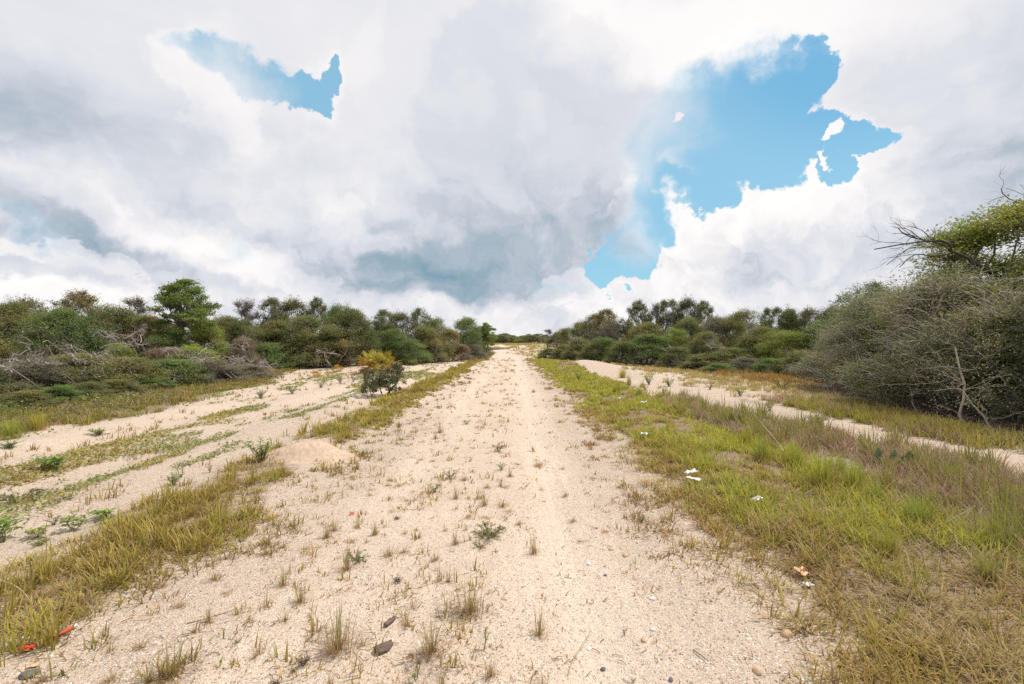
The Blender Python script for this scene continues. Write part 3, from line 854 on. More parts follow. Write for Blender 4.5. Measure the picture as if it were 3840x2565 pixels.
RIGHT = [
    (2054, 1233, 70, 66, 'bare0', (0.8, 0.8, 0.8), 'thin sparse tree highest in the gap at the end of the track'),
    (2090, 1240, 80, 60, 'open1', DK, 'dark sparse tree at the edge of the gap'),
    (2130, 1224, 110, 50, 'oak0', OL, 'first oak of the slope rising away from the gap'),
    (2186, 1206, 130, 46, 'oak1', GY, 'grey-green oak second up the slope from the gap'),
    (2240, 1170, 130, 42, 'open0', OL, 'oak with a stepped dark edge halfway up the slope'),
    (2272, 1148, 110, 38, 'open2', BR, 'brown-tipped ragged crown where the slope meets the skyline'),
    (2291, 1206, 170, 36, 'grey0', GY, 'grey faded crown full of dead twigs under the ragged top'),
    (2392, 1116, 120, 36, 'open1', DK, 'sparse dark crown with open branches above the thicket'),
    (2453, 1113, 70, 37, 'bare1', (0.8, 0.8, 0.8), 'bare thin tree between two sparse crowns'),
    (2508, 1110, 110, 36, 'open2', DK, 'slim double-stemmed crown, one of the highest beyond the field'),
    (2578, 1112, 110, 36, 'open0', DK, 'spreading sparse crown with crooked stems'),
    (2640, 1118, 110, 36, 'open1', GR, 'outermost sparse crown leaning towards the grey thicket'),
    (2420, 1205, 190, 32, 'oak2', OL, 'olive oak below the sparse dark crown'),
    (2527, 1226, 140, 29, 'oak0', YG, 'bright yellow-green oak in the middle of the thicket'),
    (2585, 1186, 150, 33, 'oak1', GY, 'greyish oak behind the bright yellow-green one'),
    (2648, 1242, 150, 27, 'oak2', OL, 'olive oak next to the bright yellow-green one'),
    (2692, 1182, 170, 30, 'grey1', GY, 'faded twiggy crown on the skyline'),
    (2785, 1155, 180, 29, 'oak0', OL, 'wide olive oak at the middle of the skyline beyond the field'),
    (2899, 1140, 110, 31, 'open2', GR, 'small airy crown between two round ones'),
    (2962, 1154, 120, 31, 'oak1', DK, 'dark round-headed oak on the skyline'),
    (3040, 1149, 110, 30, 'open0', OL, 'little olive crown beside the dark round-headed oak'),
    (3125, 1140, 130, 27, 'oak2', DK, 'dark oak just before the high flat canopy'),
    (3260, 1047, 250, 20, 'open1', GR, 'high flat dark canopy rising behind the grey thicket'),
    (2955, 1236, 250, 23, 'oak0', YG, 'rounded yellow-topped oak in front of the skyline row'),
    (2850, 1225, 180, 25, 'oak1', OL, 'olive oak beside the rounded yellow-topped one'),
    (3090, 1200, 200, 22, 'oak2', GR, 'green oak against the edge of the grey thicket'),
    (3180, 1170, 180, 22, 'oak1', DK, 'dark oak half hidden by the grey thicket'),
]
for (px, pt, w, d, k, tint, lab) in RIGHT:
    tpx(S if k[0] in 'o' else ('bare_tree' if k[0] == 'b' else 'grey_oak'), k, px, pt, w, d, lab, 'tree', GRT, tint)

RIGHTB = [
    (2060, 1306, 110, 42, 'bush0', DK, 'low dark bush nearest the track beyond the sandbank'),
    (2120, 1290, 120, 39, 'bush1', GY, 'grey-green bush second from the track'),
    (2175, 1268, 150, 36, 'bush2', GY, 'grey-green rounded bush above the sandbank'),
    (2225, 1285, 140, 34, 'bush0', OL, 'olive bush just behind the sandbank'),
    (2272, 1262, 160, 33, 'oak0', GR, 'green tall bush behind the sandbank'),
    (2358, 1280, 170, 30, 'oak1', DK, 'dark green bush at the end of the sandbank'),
    (2430, 1250, 180, 29, 'oak2', GR, 'big green bush above the sandbank end'),
    (2540, 1300, 150, 26.5, 'bush1', DK, 'dark bush behind the tall pale grass'),
    (2640, 1325, 180, 24, 'bush2', OL, 'olive bush over the tan field edge'),
    (2700, 1362, 160, 22, 'bush0', GR, 'low green bush at the near edge of the tan field'),
    (2745, 1300, 170, 24, 'oak0', OL, 'olive bush with a hollow dark side'),
    (2890, 1343, 150, 20.5, 'bush1', GR, 'round green bush by the reddish field corner'),
    (3015, 1313, 200, 19.5, 'bush2', OL, 'wide olive bush by the reddish field corner'),
    (2800, 1340, 150, 22, 'grey0', GY, 'greyish bush between the round green ones'),
    (3130, 1290, 190, 18.5, 'bush0', DK, 'dark bush at the foot of the grey thicket'),
]
for (px, pt, w, d, k, tint, lab) in RIGHTB:
    tpx('bush', k, px, pt, w, d, lab, 'bush', GB, tint)

# the far trees behind the crest, too small to tell apart
for i in range(34):
    px = 1835 + i * 8.4 + float(RNG.normal(0, 5)); d = 125 + float(RNG.random() * 60)
    k = ('oak0', 'oak1', 'oak2', 'open0', 'open1', 'open2')[int(RNG.integers(6))]
    top = 1266 - 12 * float(RNG.random()) - (8 if k[1] == 'p' else 0)
    x = (px - CX) / FPX * d
    H = max(2.2, CAM_H + (CY - top) / FPX * d - float(gh(x, d)))
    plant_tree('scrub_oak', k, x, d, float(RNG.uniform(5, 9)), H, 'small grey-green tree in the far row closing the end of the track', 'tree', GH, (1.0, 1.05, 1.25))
# the woods go on behind the rows in view
for i in range(24):
    side = -1 if i % 2 else 1
    y = float(RNG.uniform(30, 80)); x = side * float(RNG.uniform(16 + 0.35 * (80 - y), 60)) if y < 60 else side * float(RNG.uniform(9, 60))
    k = ('oak0', 'oak1', 'oak2')[i % 3]
    plant_tree('scrub_oak', k, x, y, float(RNG.uniform(5, 7)), float(RNG.uniform(3.2, 4.2)), 'scrub oak deep in the woods, mostly hidden behind the rows in front', 'tree', 'oaks deep in the woods', OL)


# ------------------------------------------------------------------ the big grey thicket by the footpath
def branching(rng, start, d, length, r, levels=3, nchild=4, ang=0.7, gnarl=0.12, droop=0.0, K=7):
    """A dead limb that forks again and again: list of (N,K,3) centre lines with their radii."""
    out = []
    S = np.asarray(start, float).reshape(1, 3); D = np.asarray(d, float).reshape(1, 3)
    D = D / np.linalg.norm(D, axis=1, keepdims=True)
    Ln = np.array([length], float); R = np.array([r], float)
    for lv in range(levels):
        E = S + D * Ln[:, None]
        E[:, 2] -= droop * Ln
        P = curves(S, E, K, 0.04, gnarl, rng)
        rad = R[:, None] * np.linspace(1, 0.45, K)[None]
        out.append((P, rad))
        if lv == levels - 1: break
        n = len(P)
        c = nchild if lv else nchild + 2
        i = np.repeat(np.arange(n), c)
        f = rng.uniform(0.25, 1.0, len(i))
        k = np.minimum((f * (K - 1)).astype(int), K - 2)
        S = P[i, k] * (1 - (f * (K - 1) - k))[:, None] + P[i, k + 1] * (f * (K - 1) - k)[:, None]
        D = D[i] + rng.normal(0, ang, (len(i), 3)); D /= np.linalg.norm(D, axis=1, keepdims=True)
        Ln = Ln[i] * rng.uniform(0.3, 0.62, len(i)); R = R[i] * (1 - 0.55 * f) * 0.55
    return out


def limb_mesh(name, parts, col, rng, S=5):
    g = Geo()
    for P, rad in parts:
        V, Q = tubes(P, rad, S if rad.max() > 0.006 else 3)
        s = S if rad.max() > 0.006 else 3
        c = np.asarray(col) * rng.uniform(0.75, 1.25, (len(P), 1))
        g.add(V, Q, None, np.repeat(c, P.shape[1] * s, 0))
    return g.mesh(name, M_BARK, smooth=True)


THICK = [(0.200, 0.215, 0.078), (0.26, 0.255, 0.100), (0.33, 0.29, 0.135), (0.155, 0.175, 0.065)]
for k in range(2):
    proto('thicket%d' % k, seed=201 + k, W=4.8, H=3.0, low=0.25, n_clump=54, n_leaf=86000, stems=6, spread=0.55, rc=(0.10, 0.185), flat=0.62,
          twig_per=110, twig_r=0.0042, twig_col=(0.54, 0.475, 0.41), leaf=0.048, twig_out=1.2, dome=1.4, limb_r=0.03, cols=THICK, wts=(3, 3, 2, 2), shell=0.75)
proto('bright', seed=211, W=5.0, H=4.6, low=0.8, n_clump=80, n_leaf=64000, stems=3, spread=0.4, rc=(0.08, 0.15), flat=0.5, twig_per=40, twig_r=0.006, leaf=0.055, limb_r=0.06, shell=0.6,
      cols=[(0.27, 0.31, 0.05), (0.37, 0.38, 0.06), (0.19, 0.23, 0.05)], wts=(3, 2, 2))
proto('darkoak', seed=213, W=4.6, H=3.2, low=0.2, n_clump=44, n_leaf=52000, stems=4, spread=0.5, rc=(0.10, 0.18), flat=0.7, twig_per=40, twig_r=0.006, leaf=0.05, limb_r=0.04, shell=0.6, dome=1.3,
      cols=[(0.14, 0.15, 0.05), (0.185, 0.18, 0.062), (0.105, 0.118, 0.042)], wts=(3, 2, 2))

GT = 'trees of the big grey thicket by the footpath'
big = []
big.append(plant_tree('thicket_oak', 'thicket0', 11.2, 13.6, 5.0, 2.95, 'broad grey twiggy oak at the far end of the big thicket', 'tree', GT, (0.95, 1.05, 0.95), rz=0.4))
big.append(plant_tree('thicket_oak', 'thicket1', 9.75, 9.7, 4.9, 3.05, 'grey twiggy oak bulging out towards the footpath, with pale bare twigs all over', 'tree', GT, (1.0, 1.05, 0.95), rz=2.1))
big.append(plant_tree('thicket_oak', 'thicket0', 12.9, 17.2, 4.2, 2.0, 'lowest grey-green oak where the thicket thins out towards the field', 'tree', GT, (0.95, 1.0, 1.0), rz=3.9))
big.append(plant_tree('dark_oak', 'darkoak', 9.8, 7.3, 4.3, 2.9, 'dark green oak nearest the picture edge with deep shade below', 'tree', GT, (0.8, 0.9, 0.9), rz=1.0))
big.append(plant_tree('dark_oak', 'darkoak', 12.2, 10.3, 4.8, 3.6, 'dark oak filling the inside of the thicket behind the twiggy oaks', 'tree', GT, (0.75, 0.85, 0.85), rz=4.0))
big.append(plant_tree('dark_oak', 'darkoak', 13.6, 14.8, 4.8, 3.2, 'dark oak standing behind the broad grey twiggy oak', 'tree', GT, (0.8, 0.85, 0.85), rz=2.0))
tall_oak = plant_tree('oak_tree', 'bright', 12.0, 10.4, 7.0, 4.9, 'tall yellow-green oak rising over the thicket with bare dead branches', 'tree', GT, (1.0, 1.0, 1.0), rz=2.6)
big.append(plant_tree('oak_tree', 'bright', 11.7, 8.3, 4.6, 3.95, 'yellow-green oak leaning out between the dark oak and the tall one', 'tree', GT, (0.95, 1.05, 0.9), rz=5.0))
big.append(plant_tree('oak_tree', 'bright', 14.6, 9.0, 5.4, 5.6, 'tallest green oak cut off by the picture edge behind the dark oak', 'tree', GT, (0.85, 0.95, 0.9), rz=0.7))


def world_child(o, parent):
    """Parent o to an Empty without moving it."""
    o.parent = parent
    bpy.context.view_layer.update()
    o.matrix_parent_inverse = parent.matrix_world.inverted()


rng = np.random.default_rng(5)
# pale bare limbs that break through the twiggy oaks: parts of them
for t_, cx_, cy_, W_, H_, n_ in ((big[1], 9.75, 9.7, 4.9, 3.05, 60), (big[0], 11.2, 13.6, 5.0, 2.95, 40)):
    parts = []
    for i in range(n_):
        a = rng.uniform(math.radians(170), math.radians(290)); zz = rng.uniform(0.5, H_ * 0.9)
        rr = W_ * 0.5 * math.sqrt(max(0.05, 1 - (zz / H_) ** 2)) * rng.uniform(0.55, 0.8)
        st = np.array((cx_ + rr * math.cos(a), cy_ + rr * math.sin(a), zz))
        dd = np.array((math.cos(a) * 0.8 + rng.normal(0, 0.6), math.sin(a) * 0.6 + rng.normal(0, 0.6), rng.normal(0.15, 0.4)))
        parts += branching(rng, st, dd, rng.uniform(0.5, 1.1), 0.0055, 4, 3, 0.5, 0.12)
    o = link('bare_branches', limb_mesh('bare_branches', parts, (0.56, 0.495, 0.43), rng)); o['kind'] = 'stuff'
    world_child(o, t_)
# the dead bough reaching out over the sky, and the forked dead twig above it
b = []
st = np.array((9.55, 9.9, 3.50))
b += branching(np.random.default_rng(3), st, (-1.0, -0.05, 0.10), 1.75, 0.026, 4, 4, 0.42, 0.07, droop=0.10)
b += branching(np.random.default_rng(8), st + np.array((0.0, 0.1, 0.1)), (-0.9, -0.1, 0.30), 1.25, 0.02, 4, 3, 0.4, 0.07, droop=0.02)
b += branching(np.random.default_rng(12), st + np.array((0.1, 0.0, -0.05)), (-1.0, -0.1, -0.12), 1.35, 0.018, 3, 3, 0.4, 0.08, droop=0.14)
b.append((curves([(11.2, 10.3, 2.9)], [(9.5, 9.9, 3.50)], 7, 0.06, 0.03, rng), np.linspace(0.05, 0.03, 7)[None]))
o = link('dead_bough', limb_mesh('dead_bough', b, (0.10, 0.085, 0.075), rng)); o['label'] = 'bare dark dead bough stretched out against the sky'
world_child(o, tall_oak)
b = branching(np.random.default_rng(21), (12.3, 10.3, 4.75), (-1.0, 0.0, 0.18), 1.25, 0.018, 3, 3, 0.5, 0.10)
b.append((curves([(12.9, 10.5, 3.6)], [(12.3, 10.3, 4.75)], 7, 0.03, 0.03, rng), np.linspace(0.03, 0.018, 7)[None]))
o = link('dead_bough', limb_mesh('dead_bough_top', b, (0.10, 0.085, 0.08), rng)); o['label'] = 'short dead twig at the very top'
world_child(o, tall_oak)


# the thin pale trunk in front of the dark shade, and smaller crooked stems
def sapling(px, py, pts, r, label, col=(0.36, 0.315, 0.265), seed=1, tw=3):
    x, y = at(px, py)
    z = float(gh(x, y))
    rs = np.random.default_rng(seed)
    e = bpy.data.objects.new('crooked_sapling', None); COL.objects.link(e); e.location = (x, y, z)
    tag(e, label, 'sapling', 'thin pale stems at the front of the thicket')
    P = np.array(pts, float)[None]
    g = Geo(); V, Q = tubes(P, np.linspace(1, 0.55, P.shape[1])[None] * r, 6); g.add(V, Q, None, col)
    link('stem', g.mesh('sapling_stem', M_BARK, smooth=True), e)
    parts = []
    for k in range(tw * 3):
        q = P[0, rs.integers(1, P.shape[1])]
        parts += branching(rs, q, (rs.normal(0, 1), rs.normal(-0.2, 0.6), rs.uniform(-0.1, 0.7)), rs.uniform(0.3, 0.7), r * 0.35, 3, 3, 0.6, 0.1)
    o = link('twigs', limb_mesh('sapling_twigs', parts, np.array(col) * 0.85, rs), e); o['kind'] = 'stuff'
    n = 260
    ends = np.concatenate([p[:, -1] for p, _ in parts[-4:]] + [p[:, 3] for p, _ in parts])
    Pl = ends[rs.integers(0, len(ends), n)] + rs.normal(0, 0.09, (n, 3))
    V, Q, C = leaf_cards(Pl, rs.normal(0, 1, (n, 3)) + (0, 0, 0.5), 0.04, pick(THICK, (1, 1, 1, 1), n, rs), rs)
    link('foliage', mesh_np('sapling_leaves', V, Q, None, C, [M_LEAF]), e)['kind'] = 'stuff'


sapling(3610, 1634, [(0, 0, -0.05), (0.02, 0.02, 0.2), (-0.06, 0.0, 0.32), (0.06, 0.05, 0.55), (0.13, 0.1, 0.8), (0.10, 0.15, 1.05), (0.17, 0.3, 1.4)], 0.021, 'tallest pale crooked stem standing before the dark shade', seed=4)
sapling(3715, 1638, [(0, 0, -0.05), (-0.03, 0, 0.15), (-0.10, 0, 0.3), (-0.2, 0.1, 0.5), (-0.24, 0.2, 0.7)], 0.018, 'short pale stem leaning just beside the tallest pale one', seed=5, tw=2)
sapling(3235, 1515, [(0, 0, -0.05), (-0.05, 0, 0.1), (-0.15, 0.05, 0.25), (-0.2, 0.1, 0.42), (-0.42, 0.2, 0.62)], 0.02, 'curved pale stem at the foot of the bulging twiggy oak', seed=6, tw=2)
sapling(3440, 1560, [(0, 0, -0.05), (-0.02, 0, 0.1), (-0.06, 0.05, 0.25), (-0.02, 0.1, 0.45), (0.02, 0.2, 0.6)], 0.016, 'thin pale stem between the curved and the tallest one', seed=7, tw=2)

# ------------------------------------------------------------------ dead brush lying on the low hedge
DB = 'grey dead brush on the low hedge'


def dead_brush(px, py, d, size, label, seed, n=10, col=(0.44, 0.385, 0.34), up=0.35, r=0.011, group=DB):
    x = (px - CX) / FPX * d; z = CAM_H + (CY - py) / FPX * d
    rs = np.random.default_rng(seed); size = size * 0.78
    g0 = float(gh(x, d))
    parts = []
    for k in range(n):
        a = rs.random() * 6.28
        parts += branching(rs, (rs.normal(0, size * 0.18), rs.normal(0, size * 0.15), rs.normal(-size * 0.12, size * 0.1)), (math.cos(a), math.sin(a) * 0.6, up + rs.normal(0, 0.3)), size * rs.uniform(0.35, 0.6), r, 4, 4, 0.7, 0.12)
    # the bough that carries it, down to the ground
    parts.append((curves([(size * 0.2, 0.9, g0 - z - 0.05)], [(0, 0.1, -size * 0.1)], 7, 0.02, 0.05, rs), np.linspace(1.8, 1.0, 7)[None] * r))
    o = link('dead_brush', limb_mesh('dead_brush', parts, col, rs, 4), None, (x, d, z))
    tag(o, label, 'dead branches', group)
    o['kind'] = 'thing'


dead_brush(25, 1372, 10.6, 0.8, 'broken dead stump of branches nearest the picture edge', 1, 5, up=0.5)
dead_brush(140, 1358, 11.4, 1.2, 'forked dead sticks pointing up out of the hedge', 2, 8, up=0.5)
dead_brush(325, 1325, 12.7, 1.9, 'largest grey tangle of dead brush with horizontal twigs', 3, 15, up=0.12)
dead_brush(470, 1262, 16.3, 1.6, 'grey dead brush highest behind the bright green bush', 4, 13, up=0.15)
dead_brush(160, 1280, 14.0, 1.3, 'brownish drooping dead bough below the green rounded oak', 5, 6, (0.36, 0.29, 0.23), -0.1)
dead_brush(635, 1300, 18.5, 1.0, 'hanging dead twigs right below the tallest green tree', 6, 9, (0.38, 0.33, 0.29), -0.35, 0.015)
dead_brush(770, 1340, 16.0, 1.6, 'pale dead twigs spread over the middle of the hedge', 7, 12, up=0.05)
dead_brush(905, 1275, 21.0, 1.3, 'arched fan of brown dead twigs before the oaks', 8, 10, (0.40, 0.34, 0.30), -0.1, 0.015)
dead_brush(975, 1365, 19.3, 1.3, 'pale feathery dead twigs at the tip of the hedge', 9, 12, up=0.2, r=0.014)
dead_brush(880, 1340, 17.6, 1.2, 'dead twigs crossing the last grey bush of the hedge', 10, 9, up=0.1)
dead_brush(1215, 1315, 25.5, 1.2, 'dead twigs hanging on the large rounded grey-green bush', 11, 8, (0.42, 0.37, 0.32), -0.1, 0.016)
dead_brush(2510, 1305, 27.0, 1.0, 'pale dead twigs low in the dark bushes beyond the field', 12, 7, (0.42, 0.37, 0.33), 0.0, 0.016, 'dead brush beyond the field')
dead_brush(2690, 1290, 24.0, 1.3, 'greyish dead spray on the olive bush over the tan field', 13, 8, (0.42, 0.38, 0.33), 0.1, 0.014, 'dead brush beyond the field')


# ------------------------------------------------------------------ palmettos
def frond_mesh(name, seed, n=17, L=0.42, span=2.3):
    rs = np.random.default_rng(seed); g = Geo()
    P = curves([(0, 0, 0)], [(0, 0, L * 0.9)], 6, 0, 0.04, rs)
    V, Q = tubes(P, np.linspace(0.008, 0.005, 6)[None], 4); g.add(V, Q, None, (0.8, 0.9, 0.6))
    hub = P[0, -1]
    for i in range(n):
        a = (i / (n - 1) - 0.5) * span
        d = np.array((math.sin(a), 0.10 * rs.normal(), math.cos(a)))
        l = L * (1 - 0.25 * abs(a) / span * 2) * rs.uniform(0.85, 1.1)
        s = np.array((math.cos(a), 0, -math.sin(a))) * 0.016
        fold = np.array((0, 0.012, 0))
        m = hub + d * l * 0.5 + np.array((0, -0.02, 0)); tip = hub + d * l + np.array((0, -0.06 - 0.03 * rs.random(), -0.02))
        V = np.array((hub, m - s + fold, m, m + s + fold, tip))
        c = np.array((1, 1, 1)) * rs.uniform(0.8, 1.2)
        g.add(V, None, [(0, 1, 2), (0, 2, 3), (1, 4, 2), (2, 4, 3)], np.array((c, c, c, c, c * (1.0, 0.8, 0.5))))
    return g.mesh(name, M_LEAF)


FROND = [frond_mesh('frond%d' % k, 300 + k) for k in range(4)]


def palmetto(px, py, n, size, label, seed, cols, low=-0.2, gap=0.0):
    x, y = at(px, py, 0.22); rs = np.random.default_rng(seed)
    e = bpy.data.objects.new('saw_palmetto', None); COL.objects.link(e); e.location = (x, y, float(gh(x, y)))
    tag(e, label, 'palmetto', 'palmettos on the clearing')
    for k in range(n):
        f = k / max(1, n - 1)
        tilt = math.radians(8 + 92 * f ** 0.8 + rs.normal(0, 7)); az = k * 2.399 + rs.normal(0, 0.2)
        o = link('frond', FROND[k % 4], e)
        off = rs.random() * gap
        o.location = (math.cos(az) * off, math.sin(az) * off, 0.05 + 0.12 * size * (1 - f))
        o.rotation_euler = (0, 0, 0)
        from mathutils import Matrix
        R = Matrix.Rotation(az, 4, 'Z') @ Matrix.Rotation(tilt, 4, 'Y') @ Matrix.Rotation(rs.normal(0, 0.5) + math.pi / 2, 4, 'Z')
        s = size * rs.uniform(0.85, 1.15)
        o.matrix_local = Matrix.Translation(o.location) @ R @ Matrix.Scale(s, 4)
        c = cols[0] if f < 0.45 else (cols[1] if f < 0.8 else cols[2])
        o.color = tuple(np.array(c) * rs.uniform(0.8, 1.2)) + (1,)


palmetto(1418, 1396, 70, 1.02, 'large golden palmetto clump with brown skirt in the middle of the clearing', 1, [(0.48, 0.43, 0.09), (0.60, 0.37, 0.06), (0.32, 0.17, 0.08)], gap=0.38)
palmetto(1265, 1376, 12, 0.42, 'small orange palmetto seedling nearer the large clump', 2, [(0.55, 0.30, 0.05), (0.55, 0.28, 0.05), (0.4, 0.2, 0.05)])
palmetto(1178, 1404, 9, 0.45, 'small yellow palmetto seedling with spread fans near the hedge', 3, [(0.55, 0.38, 0.06), (0.55, 0.30, 0.05), (0.4, 0.2, 0.05)])

# ------------------------------------------------------------------ young oak shrub at the edge of the track
proto('shrub', seed=231, W=1.25, H=1.0, low=0.16, n_clump=50, n_leaf=5000, stems=3, spread=0.4, rc=(0.06, 0.12), lean=(0.38, 0.0), flat=0.9, twig_per=10, twig_r=0.003, twig_col=(0.22, 0.19, 0.16), leaf=0.042, limb_r=0.011, bark=(0.16, 0.13, 0.11),
      cols=[(0.15, 0.165, 0.075), (0.19, 0.20, 0.10), (0.12, 0.14, 0.06)], wts=(2, 2, 1), shell=0.5)
x, y = at(1440, 1484)
plant_tree('oak_shrub', 'shrub', x, y, 1.25, 0.96, 'airy grey-green oak shrub at the verge in front of the palmetto', 'shrub', 'young oak shrubs at the verge', rz=-0.2)
x, y = at(1388, 1492)
plant_tree('oak_shrub', 'shrub', x, y, 0.78, 0.78, 'smaller airy shrub with one dark stem close to the grey-green oak shrub', 'shrub', 'young oak shrubs at the verge', rz=1.9)


# ------------------------------------------------------------------ weeds
WG = [(0.26, 0.34, 0.075), (0.34, 0.40, 0.10), (0.20, 0.27, 0.06)]
WD = [(0.22, 0.24, 0.09), (0.29, 0.28, 0.12), (0.17, 0.18, 0.07)]
WO = [(0.20, 0.20, 0.06), (0.26, 0.24, 0.07), (0.15, 0.17, 0.05)]


def weed_meshes(name, seed, n_stem, h, w, n_leaf, leaf, cols, ratio=0.4, flat=0.0, stem_col=(0.20, 0.19, 0.08)):
    rs = np.random.default_rng(seed)
    a = rs.random(n_stem) * 6.28; r = w / 2 * rs.uniform(0.4, 1.0, n_stem)
    E = np.stack((np.cos(a) * r, np.sin(a) * r, h * rs.uniform(0.55, 1.0, n_stem) * (1 - 0.6 * flat * r / w * 2)), 1)
    P = curves(np.zeros((n_stem, 3)) - (0, 0, 0.02), E, 6, 0.04 + 0.1 * (1 - flat), 0.06, rs)
    g = Geo(); V, Q = tubes(P, np.linspace(1.2, 0.5, 6)[None] * (0.0028 + 0.004 * h) * np.ones((n_stem, 1)), 4); g.add(V, Q, None, stem_col)
    i = rs.integers(0, n_stem, n_leaf); f = rs.uniform(0.15, 1.0, n_leaf) ** 0.8 * 5
    k = np.minimum(f.astype(int), 4); f = (f - k)[:, None]
    base = P[i, k] * (1 - f) + P[i, k + 1] * f
    aa = rs.random(n_leaf) * 6.28
    out = np.stack((np.cos(aa), np.sin(aa), rs.uniform(-0.1, 0.7, n_leaf)), 1)
    sz = leaf * rs.uniform(0.6, 1.3, n_leaf)
    Pl = base + out * sz[:, None] * 0.55; Pl[:, 2] = np.maximum(Pl[:, 2], 0.01)
    # a leaf of four triangles: stalk end, two sides, tip, folded along the midrib
    d = out / np.linalg.norm(out, axis=1, keepdims=True)
    s = np.cross(d, np.array((0, 0, 1.0))); s /= np.linalg.norm(s, axis=1, keepdims=True) + 1e-9
    u = np.cross(s, d)
    L_ = sz[:, None]
    V = np.stack((Pl - d * L_ * 0.5, Pl - s * L_ * ratio * 0.5 + u * L_ * 0.08, Pl, Pl + s * L_ * ratio * 0.5 + u * L_ * 0.08, Pl + d * L_ * 0.5 - u * L_ * 0.10), 1).reshape(-1, 3)
    j = np.arange(n_leaf) * 5
    T = np.concatenate([np.stack((j + a_, j + b_, j + c_), 1) for a_, b_, c_ in ((0, 1, 2), (0, 2, 3), (1, 4, 2), (2, 4, 3))])
    C = np.repeat(pick(cols, np.ones(len(cols)), n_leaf, rs, 0.2), 5, 0)
    return g.mesh(name + '_stem', M_BARK), mesh_np(name + '_leaves', V, None, T, C, [M_LEAF])


WEED = {
    'bushy': weed_meshes('bushy', 401, 16, 0.36, 0.42, 420, 0.045, WG),
    'broad': weed_meshes('broad', 402, 9, 0.26, 0.55, 120, 0.10, WG, 0.38),
    'creep': weed_meshes('creep', 403, 22, 0.07, 0.55, 480, 0.03, WD, 0.45, 0.6),
    'olive': weed_meshes('olive', 404, 14, 0.16, 0.45, 260, 0.035, WO),
    'dark': weed_meshes('dark', 405, 14, 0.14, 0.45, 260, 0.032, WD),
    'sprig': weed_meshes('sprig', 406, 3, 0.22, 0.07, 80, 0.022, WG, 0.35),
    'dead': weed_meshes('dead', 407, 12, 0.05, 0.20, 70, 0.05, [(0.14, 0.09, 0.06), (0.20, 0.13, 0.09)], 0.2, 0.4, (0.15, 0.10, 0.07)),
    'stalk': weed_meshes('stalk', 408, 2, 0.42, 0.08, 90, 0.035, [(0.16, 0.20, 0.09), (0.20, 0.23, 0.11)], 0.25),
}


GW1, GW2, GW3, GW4 = 'leafy weeds on the sand clearing', 'small weeds on the track', 'weeds on the dry side of the track', 'dead plants on the track'


def weed(kind, px, py, wpx, hpx, label, group, name='leafy_weed', tint=(1, 1, 1), rz=None):
    x, y = at(px, py)
    k_ = {GW1: 0.58, GW2: 0.74, GW4: 0.75}.get(group, 0.9); wpx, hpx = wpx * k_, hpx * (k_ + 0.08)
    a, c = WEED[kind]
    w0 = max(v.co[0] for v in c.vertices) - min(v.co[0] for v in c.vertices); h0 = max(v.co[2] for v in c.vertices)
    e = bpy.data.objects.new(name, None); COL.objects.link(e); e.location = (x, y, float(gh(x, y)))
    s = wpx / FPX * y / w0
    e.scale = (s, s, hpx / FPX * y / h0 if hpx else s); e.rotation_euler = (0, 0, rz if rz is not None else float(RNG.random() * 6.28))
    tag(e, label, 'weed', group)
    link('stem', a, e)
    o = link('foliage', c, e); o.color = tuple(tint) + (1,); o['kind'] = 'stuff'


weed('bushy', 984, 1745, 210, 130, 'bright green bushy weed on the side of the sand mound', GW1)
weed('bushy', 648, 1815, 130, 70, 'green weed at the verge edge below a thin stalk', GW1)
weed('stalk', 680, 1785, 60, 100, 'thin feathery stalk leaning over the green weed at the verge', GW1, 'tall_weed')
weed('broad', 195, 1758, 210, 85, 'dark green weed in the green streak across the sand', GW1, tint=(0.8, 0.9, 0.9))
weed('creep', 75, 1868, 260, 70, 'low grey-green weed spreading on the sand near the picture edge', GW1)
weed('broad', 276, 1985, 150, 105, 'bright green weed with upright leaves above the thick verge grass', GW1)
weed('broad', 389, 1938, 170, 60, 'flat green weed on the sand next to the one with upright leaves', GW1)
weed('creep', 395, 1968, 110, 45, 'small dark green weed at the end of a dry runner', GW1)
weed('broad', 18, 2030, 230, 170, 'largest broad-leaved weed growing at the picture edge', GW1, tint=(0.9, 1.0, 1.0))
weed('broad', 136, 2010, 130, 70, 'yellowish weed next to the largest broad-leaved one', GW1, tint=(1.3, 1.1, 1))
weed('creep', 148, 2044, 120, 50, 'low weed squeezed between the largest weed and the grass', GW1, tint=(1.1, 1.3, 0.9))
weed('olive', 201, 1966, 90, 50, 'small pale weed beyond the one with upright leaves', GW1)
weed('bushy', 37, 1684, 150, 35, 'dark green cushion weed on the sand at the picture edge', GW1, tint=(0.7, 0.8, 0.8))
weed('bushy', 372, 1624, 130, 40, 'round green weed in the nearest streak below the hedge', GW1, tint=(0.8, 0.9, 0.9))
weed('olive', 787, 1768, 45, 45, 'tiny yellowish weed between two bushy green ones', GW1)
weed('bushy', 976, 1492, 90, 50, 'round green weed farther up the clearing', GW1, tint=(0.8, 1, 0.9))
weed('bushy', 1097, 1474, 90, 45, 'dark round weed farthest up the clearing', GW1, tint=(0.7, 0.85, 0.8))
weed('olive', 1205, 1455, 80, 45, 'dry yellowish weed half way to the palmetto', GW1)
weed('dark', 1275, 1440, 70, 40, 'dark ragged weed half way to the palmetto', GW1, tint=(0.7, 0.7, 0.7))
weed('olive', 1325, 1440, 50, 45, 'upright dry grassy weed near the palmetto', GW1, tint=(1.3, 1.1, 1))
weed('creep', 1834, 2012, 180, 60, 'largest creeping green weed in the middle of the track', GW2, 'creeping_weed', rz=0.3)
weed('creep', 1800, 2055, 70, 25, 'small offshoot right below the largest creeping weed', GW2, 'creeping_weed')
